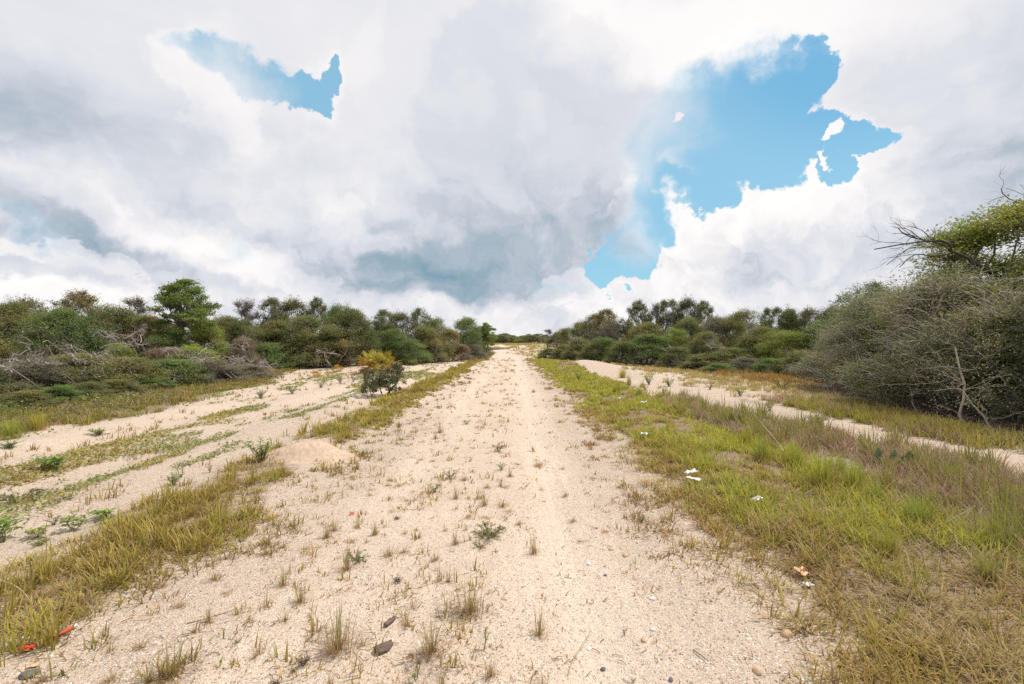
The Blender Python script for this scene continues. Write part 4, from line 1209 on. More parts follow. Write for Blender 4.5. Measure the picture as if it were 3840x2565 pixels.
weed('creep', 1340, 2092, 120, 40, 'dark green creeping weed beside a tall grass tuft', GW2, 'creeping_weed', (0.9, 0.9, 0.8))
weed('dark', 1750, 1590, 60, 22, 'dark spiky weed farthest along the track', GW2)
weed('dark', 1870, 1694, 85, 40, 'dark spiky weed in the wheel rut', GW2, tint=(0.9, 0.8, 0.8))
weed('dark', 1690, 1800, 90, 45, 'dark weed mixed with dry grass in mid-track', GW2, tint=(0.95, 0.9, 0.8))
weed('dark', 1880, 1768, 60, 38, 'small dark weed at the foot of a dry tuft', GW2)
weed('olive', 1629, 1846, 85, 35, 'olive matted weed in mid-track', GW2)
weed('sprig', 1815, 2430, 40, 95, 'tallest upright green sprig at the bottom of the track', GW2, 'green_sprig')
weed('sprig', 1560, 2540, 35, 45, 'curved green sprig near the bottom edge', GW2, 'green_sprig')
weed('sprig', 944, 2350, 22, 34, 'tiny green sprig between two tall tufts', GW2, 'green_sprig')
weed('olive', 890, 2406, 40, 16, 'tiny trailing green seedling on the shell gravel', GW2)
weed('sprig', 824, 2490, 26, 34, 'tiny green sprig at the end of a runner', GW2, 'green_sprig')
weed('olive', 2342, 2378, 32, 32, 'tiny grey-green weed alone on the gravel', GW2)
weed('olive', 2375, 2540, 32, 20, 'tiny weed at the bottom edge of the gravel', GW2)
weed('sprig', 1975, 2052, 16, 30, 'tiny dark sprig touching a dry tuft', GW2, 'green_sprig')
weed('olive', 2405, 1962, 45, 26, 'small green weed among rusty dry ones at the gravel edge', GW3)
weed('dead', 1490, 2180, 70, 26, 'dead brown starry plant flattened in mid-track', GW4, 'dead_plant')
weed('dead', 1138, 2475, 85, 40, 'dead brown starry plant near the bottom edge', GW4, 'dead_plant')
weed('dead', 1030, 2548, 90, 26, 'dark curled dead plant touching the bottom edge', GW4, 'dead_plant', (0.8, 0.9, 0.7))
weed('dead', 1488, 1944, 45, 14, 'dark reddish dead plant farther up the track', GW4, 'dead_plant', (1.1, 0.8, 0.7))
weed('dead', 1100, 2500, 60, 20, 'second curled dead plant in the row near the bottom edge', GW4, 'dead_plant', (0.9, 0.9, 0.8))
# beyond the green verge
weed('bushy', 2171, 1428, 40, 32, 'dark green round weed at the far verge before the sandbank', GW3, tint=(0.8, 0.9, 0.8))
weed('bushy', 2434, 1441, 55, 38, 'green bushy weed at the edge of the tan field', GW3, tint=(0.9, 1, 0.9))
weed('bushy', 2508, 1450, 60, 34, 'second green weed at the edge of the tan field', GW3)
weed('olive', 2662, 1462, 40, 28, 'yellowish weed on the tan field', GW3, tint=(1.2, 1.2, 0.9))
weed('bushy', 2775, 1486, 55, 38, 'bright yellow-green weed beside the footpath', GW3, tint=(1.4, 1.2, 1))
weed('olive', 2885, 1540, 60, 40, 'yellowish spiky weed at the near side of the footpath', GW3)
weed('dark', 2930, 1460, 110, 45, 'dark brown ragged weed on the far side of the footpath', GW3, tint=(0.9, 0.7, 0.6))
weed('dark', 3060, 1600, 90, 55, 'dark grey-green weed in the dry grass beside the footpath', GW3, tint=(0.8, 0.9, 0.8))
weed('sprig', 3295, 1715, 24, 45, 'small upright green sprig above the cactus', GW3, 'green_sprig')


# ------------------------------------------------------------------ prickly pear
def pad_mesh(name, seed):
    rs = np.random.default_rng(seed); g = Geo()
    nu, nv = 12, 7
    V = []
    for i in range(nv):
        t = i / (nv - 1); z = t * 0.13
        w = 0.048 * math.sin(math.pi * min(1, 0.08 + 0.92 * t) ** 0.8) + 0.004; th = 0.010 * math.sin(math.pi * (0.1 + 0.8 * t)) + 0.002
        for j in range(nu):
            a = j * 2 * math.pi / nu
            V.append((w * math.cos(a), th * math.sin(a), z))
    V.append((0, 0, 0.132)); V.append((0, 0, -0.01))
    Q = [(i * nu + j, i * nu + (j + 1) % nu, (i + 1) * nu + (j + 1) % nu, (i + 1) * nu + j) for i in range(nv - 1) for j in range(nu)]
    T = [((nv - 1) * nu + j, (nv - 1) * nu + (j + 1) % nu, nv * nu) for j in range(nu)] + [((j + 1) % nu, j, nv * nu + 1) for j in range(nu)]
    g.add(V, Q, T, (0.17, 0.21, 0.10))
    for k in range(26):     # spines
        s = rs.choice((-1, 1)); z = rs.uniform(0.015, 0.12); x = rs.uniform(-0.035, 0.035)
        g.add([(x, s * 0.009, z - 0.001), (x, s * 0.009, z + 0.001), (x + rs.normal(0, 0.008), s * 0.03, z + rs.normal(0, 0.008))], None, [(0, 1, 2)], (0.55, 0.5, 0.4))
    return g.mesh(name, M_BARK, smooth=True)


PAD = [pad_mesh('cactus_pad%d' % k, 500 + k) for k in range(2)]


def cactus(px, py, spots, label, tint=(1, 1, 1)):
    x, y = at(px, py)
    e = bpy.data.objects.new('prickly_pear', None); COL.objects.link(e); e.location = (x, y, float(gh(x, y)))
    tag(e, label, 'cactus', 'prickly pears in the dry grass')
    for k, (dx, dy, dz, ry, rz, s) in enumerate(spots):
        o = link('pad', PAD[k % 2], e); o.location = (dx, dy, dz); o.rotation_euler = (0.1, ry, rz); o.scale = (s, s, s); o.color = tuple(tint) + (1,)


cactus(3320, 1768, [(-0.08, 0, 0.12, -0.1, 0.2, 1.1), (0.08, 0.02, 0.02, 0.5, 0.6, 1.2), (0.11, 0.02, 0.10, 0.1, 0.3, 1.0), (-0.05, 0, 0.0, -0.3, 0.1, 1.2), (0.0, 0.05, 0.0, 0.9, -0.4, 1.0)], 'prickly pear whose round pad stands clear against the sandy path')
cactus(3400, 1776, [(-0.06, 0, 0.0, -0.4, 0.2, 1.1), (0.03, 0.02, 0.0, 0.3, 0.6, 1.2), (0.05, 0.02, 0.12, 0.1, -0.3, 0.9), (-0.01, 0.05, 0.05, -0.1, 1.2, 1.0)], 'darker prickly pear sunk in the dry grass beside the clear-standing one', (0.7, 0.75, 0.7))
cactus(2845, 1612, [(-0.08, 0, 0.02, -0.5, 0.2, 1.2), (0.06, 0.02, 0.02, 0.4, 0.6, 1.3), (0.0, 0.02, 0.10, 0.1, -0.3, 1.0)], 'pale prickly pear in the grass far along the verge', (1.5, 1.4, 1.2))
cactus(2745, 1600, [(-0.08, 0, 0.02, -0.5, 0.2, 1.2), (0.06, 0.02, 0.02, 0.4, 0.6, 1.3), (0.0, 0.02, 0.10, 0.1, -0.3, 1.0), (0.1, 0, 0.1, 0.3, 0, 1)], 'dull prickly pear farthest along the verge', (0.9, 0.95, 0.8))


# ------------------------------------------------------------------ grass that nobody could count
STRAW = [(0.46, 0.36, 0.18), (0.38, 0.29, 0.14), (0.30, 0.21, 0.11)]


def clumps(n, xr, yr, dens, rng, per, h, spread, lean, cols, wts, w=0.0046, tipmul=(1.1, 1.05, 0.9), bl=(1.02, 1.02, 0.8), basecol=None, hf=None):
    """Blades gathered in clumps over a region; thins out (and widens its blades) with distance. dens(x, y) is 0..1."""
    u = rng.random(n * 3); y = yr[0] * (yr[1] / yr[0]) ** u
    lo = xr[0](y) if callable(xr[0]) else xr[0]; hi = xr[1](y) if callable(xr[1]) else xr[1]
    x = lo + (hi - lo) * rng.random(n * 3)
    keep = rng.random(n * 3) < dens(x, y)
    x, y = x[keep][:n], y[keep][:n]
    m = len(x)
    hs = (rng.uniform(0.6, 1.25, m)) * (hf(x, y) if hf else 1.0)
    cb = pick(cols, wts, m, rng, 0.15)
    pt = (ss(fbm(x / 0.55, y / 0.9, 181), 0.50, 0.66) * 0.65)[:, None]
    cb = cb * (1 - pt) + np.array((0.37, 0.245, 0.13) if bl[2] < 0.9 else (0.34, 0.23, 0.155)) * pt
    k = rng.integers(max(1, int(per * 0.6)), int(per * 1.4) + 1, m)
    i = np.repeat(np.arange(m), k); N = len(i)
    az = rng.random(N) * 2 * math.pi
    r = np.abs(rng.normal(0, 1, N)) * spread * hs[i]
    bx = x[i] + r * np.cos(az); by = y[i] + r * np.sin(az)
    az = az + rng.normal(0, 0.7, N)
    hh = h * hs[i] * rng.uniform(0.45, 1.3, N)
    ln = np.clip(rng.normal(lean, 0.22, N), 0.05, 0.96)
    c = cb[i] * 0.5 + pick(cols, wts, N, rng, 0.3) * 0.5
    base = np.stack((bx, by, gh(bx, by) - 0.008), 1)
    c = c * np.array(bl)
    c0 = c * 0.85 if basecol is None else c * 0.4 + np.asarray(basecol) * 0.6
    return blades(base, hh, az, ln, w * rng.uniform(0.7, 1.3, N) * (1 + y[i] / 5.0), c0, c * np.asarray(tipmul), curl=0.5)


def stuff(name, lst, label):
    V, Q, T, C, n = [], [], [], [], 0
    for v, q, t, c in lst:
        V.append(v); Q.append(q + n); T.append(t + n); C.append(c); n += len(v)
    o = link(name, mesh_np(name, np.concatenate(V), np.concatenate(Q), np.concatenate(T), np.concatenate(C), [M_GRASS]))
    o['label'] = label; o['kind'] = 'stuff'
    return o


def mask_of(key, thr=0.0):
    return lambda x, y: np.clip((masks(x, y)[3][key] - thr) / (1 - thr), 0, 1)


r5 = np.random.default_rng(55)
CV = [(0.35, 0.345, 0.080), (0.44, 0.39, 0.10), (0.50, 0.37, 0.16), (0.30, 0.20, 0.11)]
gapf = lambda x, y: 0.06 + 0.94 * ss(fbm(x / 0.42, y / 0.7, 91), 0.42, 0.58)
dl = lambda x, y: np.clip(mask_of('verge_l')(x, y) * (gapf(x, y) + 0.30 * ss(y, 4.2, 2.8) + 0.45 * ss(y, 6.6, 8.5)), 0, 1)
edge_l = lambda x, y: band(x + 0.5 * (fbm(x / 0.5, y / 0.5, 92) - 0.5), -2.45, -1.55, 0.3) * ss(fbm(x / 0.3, y / 0.4, 93), 0.46, 0.66) * 0.8
stuff('verge_grass', [
    clumps(2100, (-3.7, -2.0), (1.5, 60), dl, r5, 22, 0.095, 0.045, 0.76, CV, (3, 2.4, 2, 1.8)),
    clumps(900, (-3.7, -2.0), (1.5, 60), dl, r5, 16, 0.11, 0.06, 0.88, [(0.42, 0.30, 0.15), (0.30, 0.20, 0.11), (0.48, 0.37, 0.22)], (1, 1, 1)),
    clumps(200, (-3.5, -2.2), (1.8, 40), dl, r5, 26, 0.20, 0.04, 0.5, [(0.40, 0.37, 0.08), (0.46, 0.39, 0.10)], (1, 1)),
    clumps(420, (-2.7, -1.4), (1.7, 50), edge_l, r5, 14, 0.10, 0.04, 0.7, [(0.34, 0.27, 0.10), (0.26, 0.17, 0.09), (0.30, 0.27, 0.08)], (1, 1, 1)),
], 'matted yellow-green grass strip along the clearing side of the track')
CR = [(0.38, 0.43, 0.075), (0.46, 0.47, 0.095), (0.52, 0.44, 0.13)]
near = lambda y: ss(y, 4.2, 2.4)
dr = lambda x, y: mask_of('verge_r')(x, y)
dr_gap = lambda x, y: 0.3 + 0.7 * ss(fbm(x / 0.3, y / 0.4, 193), 0.40, 0.55)
dr_green = lambda x, y: dr(x, y) * (1 - 0.75 * near(y)) * (0.12 + 0.88 * ss(fbm(x / 0.7, y / 1.3, 95), 0.40, 0.58)) * (1 - 0.6 * band(x, 0.5, 2.1, 0.2) * ss(y, 14, 9))
ddry = lambda x, y: np.clip(dr(x, y) * (0.45 + 0.75 * near(y)) + 0.8 * band(x, 1.5, 2.2, 0.3), 0, 1) * (0.15 + 0.85 * ss(fbm(x / 0.45, y / 0.7, 94), 0.42, 0.58))
dsp = lambda x, y: np.clip(masks(x, y)[3]['sparse_r'] * ss(fbm(x / 0.35, y / 0.6, 96), 0.47, 0.62), 0, 1)
stuff('verge_grass', [
    clumps(2300, (1.3, 4.0), (1.7, 52), dr_green, r5, 24, 0.15, 0.05, 0.68, CR, (3, 3, 2)),
    clumps(2300, (1.2, 4.6), (1.5, 40), ddry, r5, 23, 0.125, 0.07, 0.86, [(0.50, 0.37, 0.14), (0.38, 0.26, 0.12), (0.44, 0.36, 0.10), (0.34, 0.33, 0.09)], (2, 1.6, 2, 1.2)),
    clumps(1700, (0.6, 2.2), (1.7, 45), dsp, r5, 14, 0.075, 0.045, 0.75, [(0.38, 0.24, 0.12), (0.44, 0.31, 0.15), (0.36, 0.29, 0.11), (0.28, 0.17, 0.10)], (2, 1.5, 1, 1)),
], 'green and straw-coloured grass belt along the dry side of the track')
dfield = lambda x, y: np.clip(masks(x, y)[3]['field'] * (1 - 0.8 * masks(x, y)[3]['patches'] * ss(y, 3.2, 5.5) * ss(x, 12, 6)) * (0.4 + 0.6 * ss(fbm(x / 0.8, y / 0.8, 97), 0.3, 0.55)) * (1 - masks(x, y)[2]), 0, 1)
redge_in = lambda y: np.interp(y, (2, 3, 6.9, 8, 12, 16, 20, 24, 30, 40), (8, 8.2, 7.5, 7.5, 8.7, 10.5, 13, 10.5, 7.5, 3.5))
DRY = [(0.44, 0.335, 0.25), (0.34, 0.25, 0.185), (0.50, 0.39, 0.27), (0.34, 0.31, 0.13)]
stuff('dry_grass', [
    clumps(1900, (3.2, redge_in), (2.2, 12), dfield, r5, 24, 0.20, 0.07, 0.66, DRY, (3, 2, 2, 0.8), tipmul=(1.15, 1.1, 1.08), bl=(1.04, 1, 0.94)),
    clumps(500, (1.9, 4.6), (1.5, 4.5), lambda x, y: 0.3 + 0.7 * ss(fbm(x / 0.5, y / 0.5, 171), 0.4, 0.6), r5, 28, 0.18, 0.10, 0.94, DRY + [(0.46, 0.34, 0.13)], (2, 2, 2, 1, 3), tipmul=(1.1, 1.1, 1.1)),
    clumps(900, (3.2, redge_in), (2.2, 12), dfield, r5, 22, 0.22, 0.12, 0.92, DRY, (3, 3, 2, 0.2), tipmul=(1.1, 1.1, 1.1), bl=(1.04, 1, 0.96)),
    clumps(260, (3.1, 5.5), (2.2, 16), dfield, r5, 26, 0.34, 0.05, 0.42, [(0.26, 0.28, 0.08), (0.34, 0.31, 0.12)], (1, 1)),
], 'tangle of grey-brown dry grass between the green belt and the footpath')
stuff('field_grass', [
    clumps(1500, (3.4, redge_in), (9.5, 40), dfield, r5, 17, 0.16, 0.10, 0.55, [(0.56, 0.46, 0.27), (0.46, 0.41, 0.17), (0.50, 0.37, 0.27), (0.38, 0.36, 0.12)], (3, 1.6, 2, 1)),
    clumps(420, (6.2, redge_in), (5.2, 11.5), lambda x, y: band(x, 6.5, 8.6, 0.3) * band(y, 6.4, 11, 0.6), r5, 28, 0.22, 0.08, 0.6, [(0.36, 0.33, 0.08), (0.40, 0.33, 0.12), (0.28, 0.28, 0.08)], (2, 2, 1)),
    clumps(220, (9, 14), (16, 22), lambda x, y: 0.8 + 0 * x, r5, 20, 0.28, 0.1, 0.5, [(0.36, 0.20, 0.08), (0.40, 0.26, 0.10)], (1, 1)),
], 'tan and yellowish grass of the small field before the bushes')
ffr = lambda x, y: np.clip(masks(x, y)[3]['fringe'], 0, 1) * (0.25 + 0.75 * ss(fbm(x / 0.9, y / 0.9, 107), 0.38, 0.56))
flo = lambda y: np.interp(y, (4, 11, 17, 25, 32, 45), (-11, -12.0, -13.5, -15.5, -14.5, -8.5))
fhi = lambda y: np.interp(y, (4, 11, 17, 25, 32, 45), (-7.0, -7.4, -8.6, -11.4, -11.6, -5.5))
stuff('undergrowth', [
    clumps(1250, (flo, fhi), (4.5, 18), ffr, r5, 24, 0.17, 0.09, 0.55, [(0.31, 0.31, 0.08), (0.40, 0.33, 0.12), (0.36, 0.23, 0.12), (0.23, 0.26, 0.065)], (2, 1.4, 1.8, 2.4)),
    clumps(700, (flo, fhi), (14, 48), ffr, r5, 18, 0.17, 0.10, 0.55, [(0.32, 0.28, 0.08), (0.38, 0.28, 0.10), (0.25, 0.17, 0.08)], (2, 2, 1)),
], 'grassy undergrowth in front of the hedge of low bushes')
# thin growth on the crown of the track and beyond the crest
mid = lambda x, y: np.clip(band(x + 0.4 * (fbm(x, y / 2, 98) - 0.5), -1.0, 0.15, 0.2) * ss(fbm(x / 0.4, y / 0.6, 99), 0.45, 0.62) * ss(y, 7, 14) * 0.9 + 0.25 * band(x, -2.1, 1.2, 0.2) * ss(fbm(x / 0.3, y / 0.5, 101), 0.58, 0.70) * ss(y, 4, 8), 0, 1)
farp = lambda x, y: ss(fbm(x / 3.0, y / 8.0, 103), 0.50, 0.60) * 0.9 + 0.9 * ss(y, 88, 100)
stuff('track_grass', [
    clumps(520, (-2.2, 1.3), (4, 46), mid, r5, 12, 0.09, 0.05, 0.75, [(0.45, 0.33, 0.11), (0.36, 0.24, 0.10), (0.38, 0.33, 0.10)], (2, 1, 1)),
    clumps(900, (-8, 12), (50, 125), farp, r5, 14, 0.30, 0.35, 0.55, [(0.44, 0.35, 0.14), (0.36, 0.32, 0.10)], (1, 1)),
], 'thin yellow grass growing along the crown of the track')
seed = lambda x, y: (0.15 + 0.85 * ss(fbm(x / 0.45, y / 0.6, 191), 0.47, 0.63)) * (1 - 0.85 * np.exp(-((x - 0.45) / 0.3) ** 2)) * ss(y, 16, 8)
stuff('rusty_seedlings', [
    clumps(430, (-2.5, 1.5), (1.75, 16), seed, r5, 9, 0.045, 0.035, 0.72, [(0.40, 0.22, 0.10), (0.50, 0.32, 0.13), (0.30, 0.17, 0.09), (0.38, 0.33, 0.10)], (2, 2, 1, 1)),
    clumps(190, (-2.6, -0.2), (1.75, 7), seed, r5, 7, 0.08, 0.03, 0.5, [(0.42, 0.34, 0.10), (0.48, 0.33, 0.13), (0.36, 0.30, 0.08)], (1, 1, 1)),
], 'rusty and straw-coloured seedlings sprinkled over the sand of the track')
# dry stubble on the clearing
stub = lambda x, y: band(x, -9.5, -3.4, 0.4) * ss(fbm(x / 0.5, y / 1.2, 105), 0.52, 0.66) * 0.6 + 0.9 * np.exp(-(((x + 8.5) / 3) ** 2 + ((y - 20) / 4.5) ** 2)) * 0.8
stuff('stubble', [
    clumps(1100, (lambda y: np.maximum(-11.5, -1.15 * y - 1), -3.3), (2.4, 45), stub, r5, 9, 0.11, 0.05, 0.55, [(0.42, 0.30, 0.12), (0.38, 0.30, 0.12), (0.30, 0.20, 0.10)], (2, 1, 1)),
], 'sparse dry stubble on the sandy clearing')


def ground_cover():
    """Creeping green plants lying in streaks along the old ruts of the clearing."""
    rs = np.random.default_rng(77)
    n = 260000
    y = 2.2 * (42 / 2.2) ** rs.random(n); x = np.maximum(-9.6 - 0.1 * y, -1.2 * y - 1.5) + (6.3 + 0.1 * y) * rs.random(n)
    ok = (x < -3.3) & (x > -10.5)
    x, y = x[ok], y[ok]
    f = fbm(x / 0.55 + 0.3 * np.sin(y / 3), y / 3.2, 111, 3) * 0.6 + fbm(x / 0.22, y / 0.5, 115, 2) * 0.25 + 0.15 * vnoise(x / 2.5, y / 6.0, 119)
    p = ss(f, 0.53, 0.63) * ss(y, 34, 20)
    ok = rs.random(len(x)) < p * 0.75
    x, y = x[ok][:40000], y[ok][:40000]
    n = len(x)
    P = np.stack((x, y, gh(x, y) + 0.006 + np.abs(rs.normal(0, 0.018, n))), 1)
    gr = fbm(x / 1.5, y / 2.5, 121)
    c = pick([(0.28, 0.31, 0.11), (0.35, 0.36, 0.12), (0.21, 0.24, 0.08), (0.44, 0.36, 0.15)], (3, 2, 1.5, 1), n, rs, 0.2)
    c = np.where((gr > 0.55)[:, None], c * (1.25, 1.05, 0.8), c)
    V, Q, C = leaf_cards(P, rs.normal(0, 0.5, (n, 3)) + (0, 0, 1.0), 0.022 * rs.uniform(0.7, 1.4, n) * (1 + y / 9), c, rs, 0.6)
    o = link('ground_cover', mesh_np('ground_cover', V, Q, None, C, [M_LEAF]))
    o['label'] = 'creeping green plants lying in streaks over the sandy clearing'; o['kind'] = 'stuff'


ground_cover()


def gravel():
    rs = np.random.default_rng(88)
    n = 80000
    y = 1.75 * (7.5 / 1.75) ** (rs.random(n) ** 1.1); x = (rs.random(n) * 2 - 1) * (1.2 * y + 0.4)
    g = masks(x, y)[1]
    d = np.clip(g - 0.15, 0, 1) * (0.35 + 0.65 * ss(fbm(x / 0.4, y / 0.4, 131), 0.4, 0.6))
    ok = (rs.random(n) < d) & (x < 3.2) & (x > -6)
    x, y = x[ok][:36000], y[ok][:36000]; n = len(x)
    s = np.minimum(0.0034 * np.exp(rs.normal(0, 0.42, n)) * (0.8 + y * 0.14), 0.013)
    base = np.array([(1, 0, 0), (0, 1, 0), (-1, 0, 0), (0, -1, 0), (0, 0, 0.5), (0, 0, -0.5)], float)
    a = rs.random(n) * 6.28
    ca, sa = np.cos(a), np.sin(a)
    jit = rs.uniform(0.6, 1.3, (n, 6, 1))
    b = base[None] * jit * np.stack((np.ones(n), rs.uniform(0.5, 1, n), rs.uniform(0.4, 1.1, n)), 1)[:, None]
    t = rs.normal(0, 0.35, (n, 2))
    X = b[..., 0] * ca[:, None] - b[..., 1] * sa[:, None]; Y = b[..., 0] * sa[:, None] + b[..., 1] * ca[:, None]
    Z = b[..., 2] + X * t[:, :1] + Y * t[:, 1:]
    V = np.stack((X, Y, Z), -1) * s[:, None, None] + np.stack((x, y, gh(x, y) + s * 0.15), 1)[:, None]
    i = np.arange(n)[:, None] * 6
    T = np.concatenate([i + np.array(f)[None] for f in ((0, 1, 4), (1, 2, 4), (2, 3, 4), (3, 0, 4), (1, 0, 5), (2, 1, 5), (3, 2, 5), (0, 3, 5))])
    c = pick([(0.74, 0.67, 0.58), (0.64, 0.52, 0.40), (0.58, 0.40, 0.26), (0.36, 0.27, 0.21), (0.24, 0.21, 0.20)], (4, 4, 1.5, 1, 0.5), n, rs, 0.12)
    o = link('gravel', mesh_np('gravel', V.reshape(-1, 3), None, T, np.repeat(c, 6, 0), [M_STONE]))
    o['label'] = 'crushed shell and small stones strewn over the sand'; o['kind'] = 'stuff'
    # bits of dead stalk and leaf
    n = 2600
    y = 1.7 * (16 / 1.7) ** rs.random(n); x = (rs.random(n) * 2 - 1) * (1.15 * y + 0.3)
    ok = (x > -6) & (x < 2.2) & (rs.random(n) < 0.25 + 0.75 * ss(fbm(x / 0.5, y / 0.5, 133), 0.45, 0.65)); x, y = x[ok], y[ok]; n = len(x)
    a = rs.random(n) * 6.28; l = rs.uniform(0.010, 0.05, n)
    A = np.stack((x, y, gh(x, y) + 0.004), 1); B = A + np.stack((np.cos(a) * l, np.sin(a) * l, rs.uniform(0, 0.006, n)), 1)
    P = curves(A, B, 3, 0.1, 0.08, rs)
    V, Q = tubes(P, np.full((n, 3), 1.0) * (0.0010 + 0.0003 * y)[:, None], 3)
    c = pick([(0.25, 0.16, 0.10), (0.36, 0.25, 0.14), (0.16, 0.11, 0.08)], (1, 1, 1), n, rs)
    o = link('stalk_litter', mesh_np('stalk_litter', V, Q, None, np.repeat(c, 9, 0), [M_STONE]))
    o['label'] = 'scattered bits of dead stalk and leaf on the sand'; o['kind'] = 'stuff'


gravel()


def thatch():
    """Fallen twigs and dead leaves under the bushes and before the thicket."""
    rs = np.random.default_rng(99)
    n = 60000
    y = 4.0 * (45 / 4.0) ** rs.random(n); x = rs.uniform(-1, 1, n) * 17
    _, _, dk, mm = masks(x, y)
    near_edge = np.where(x > 0, band(x - redge_in(y), -0.7, 1.3, 0.35), band(x - fhi(y), -4.5, -1.2, 0.4))
    ok = rs.random(n) < near_edge * 0.9
    x, y = x[ok][:9000], y[ok][:9000]; n = len(x)
    a = rs.random(n) * 6.28; l = rs.uniform(0.08, 0.35, n)
    A = np.stack((x, y, gh(x, y) + 0.01), 1); B = A + np.stack((np.cos(a) * l, np.sin(a) * l, rs.uniform(0, 0.12, n)), 1)
    P = curves(A, B, 4, 0.15, 0.1, rs)
    V, Q = tubes(P, np.full((n, 4), 1.0) * (0.0018 + 0.00025 * y)[:, None], 3)
    c = pick([(0.30, 0.21, 0.17), (0.22, 0.15, 0.12), (0.36, 0.28, 0.22)], (1, 1, 1), n, rs)
    o = link('fallen_twigs', mesh_np('fallen_twigs', V, Q, None, np.repeat(c, 12, 0), [M_STONE]))
    o['label'] = 'reddish-brown fallen twigs along the foot of the bushes'; o['kind'] = 'stuff'


thatch()


# ------------------------------------------------------------------ tufts one can count
def tuft_meshes(name, seed, n_green, n_dry, h, sp, lean=0.28, mat=0, green=None):
    rs = np.random.default_rng(seed)
    out = []
    green = green or [(0.44, 0.37, 0.09), (0.52, 0.41, 0.13), (0.34, 0.32, 0.08)]
    a = rs.random(n_green) * 6.28; r = np.abs(rs.normal(0, 0.5, n_green)) * sp
    b = np.stack((r * np.cos(a), r * np.sin(a), np.full(n_green, -0.005)), 1)
    v, q, t, c = blades(b, h * rs.uniform(0.4, 1.0, n_green), a + rs.normal(0, 0.6, n_green), np.clip(np.abs(rs.normal(lean, 0.15, n_green)), 0.03, 0.9), 0.0042 * rs.uniform(0.7, 1.3, n_green),
                        pick(STRAW, (1, 1, 1), n_green, rs) * 0.9, pick(green, (1,) * len(green), n_green, rs), 0.4)
    out.append(mesh_np(name + '_blades', v, q, t, c, [M_GRASS]))
    a = rs.random(n_dry) * 6.28; r = np.abs(rs.normal(0, 0.7, n_dry)) * sp
    b = np.stack((r * np.cos(a), r * np.sin(a), np.full(n_dry, -0.004)), 1)
    v, q, t, c = blades(b, h * 0.36 * rs.uniform(0.4, 1.2, n_dry), a + rs.normal(0, 0.9, n_dry), np.clip(rs.normal(0.75, 0.2, n_dry), 0.1, 0.95), 0.003 * rs.uniform(0.7, 1.3, n_dry),
                        pick([(0.54, 0.29, 0.10), (0.42, 0.21, 0.08), (0.56, 0.37, 0.16)], (1, 1, 1), n_dry, rs), pick(STRAW, (1, 1, 1), n_dry, rs), 0.5)
    out.append(mesh_np(name + '_dry', v, q, t, c, [M_GRASS]))
    if mat:
        a = rs.random(mat) * 6.28; r = np.sqrt(rs.random(mat)) * sp * 2.6
        b = np.stack((r * np.cos(a) + sp * 1.2, r * np.sin(a) * 0.8 - sp * 0.5, np.full(mat, 0.004)), 1)
        d = rs.random(mat) * 6.28
        v, q, t, c = blades(b, rs.uniform(0.03, 0.12, mat), d, np.full(mat, 0.96), 0.0022, pick([(0.36, 0.29, 0.24), (0.28, 0.22, 0.18), (0.42, 0.35, 0.28)], (1, 1, 1), mat, rs), pick([(0.40, 0.33, 0.28)], (1,), mat, rs), 0.5)
        v[:, 2] *= 0.35
        out.append(mesh_np(name + '_mat', v, q, t, c, [M_GRASS]))
    return out, h


TUFT = {
    'big': [tuft_meshes('big_tuft%d' % k, 600 + k, 46, 130, 0.30, 0.075, 0.30, 230) for k in range(3)],
    'tall': [tuft_meshes('tall_tuft%d' % k, 610 + k, 26, 55, 0.24, 0.045, 0.26) for k in range(4)],
    'thin': [tuft_meshes('thin_tuft%d' % k, 620 + k, 11, 20, 0.22, 0.028, 0.25) for k in range(3)],
    'dry': [tuft_meshes('dry_tuft%d' % k, 630 + k, 16, 90, 0.17, 0.05, 0.5, green=[(0.42, 0.30, 0.09), (0.38, 0.30, 0.10), (0.40, 0.24, 0.08)]) for k in range(3)],
    'mat': [tuft_meshes('mat_tuft%d' % k, 640 + k, 8, 70, 0.10, 0.05, 0.8, green=[(0.30, 0.20, 0.10), (0.34, 0.26, 0.10)]) for k in range(3)],
    'clump': [tuft_meshes('clump%d' % k, 650 + k, 330, 150, 0.44, 0.14, 0.26, green=[(0.38, 0.43, 0.07), (0.46, 0.46, 0.09), (0.32, 0.37, 0.07)]) for k in range(3)],
}
_ti = [0]


def tuft(kind, px, py, hpx, label, group, name='grass_tuft', tint=(1, 1, 1), wide=1.0, xy=None):
    x, y = at(px, py) if xy is None else xy
    parts, h = TUFT[kind][_ti[0] % len(TUFT[kind])]; _ti[0] += 1
    e = bpy.data.objects.new(name, None); COL.objects.link(e); e.location = (x, y, float(gh(x, y)))
    s = hpx / FPX * y / h if xy is None else hpx / h
    s *= 1.3 if kind == 'clump' else 1.05
    w = wide * min(max(s, 0.6), 2.2)
    e.scale = (w, w, s); e.rotation_euler = (0, 0, float(RNG.random() * 6.28))
    tag(e, label, 'grass tuft', group)
    for nm, me in zip(('blades', 'dry_skirt', 'straw_mat'), parts):
        o = link(nm, me, e); o.color = tuple(np.array(tint) * ((1.05, 1.16, 0.8) if kind == 'clump' else (1, 1, 1))) + (1,); o['kind'] = 'stuff'


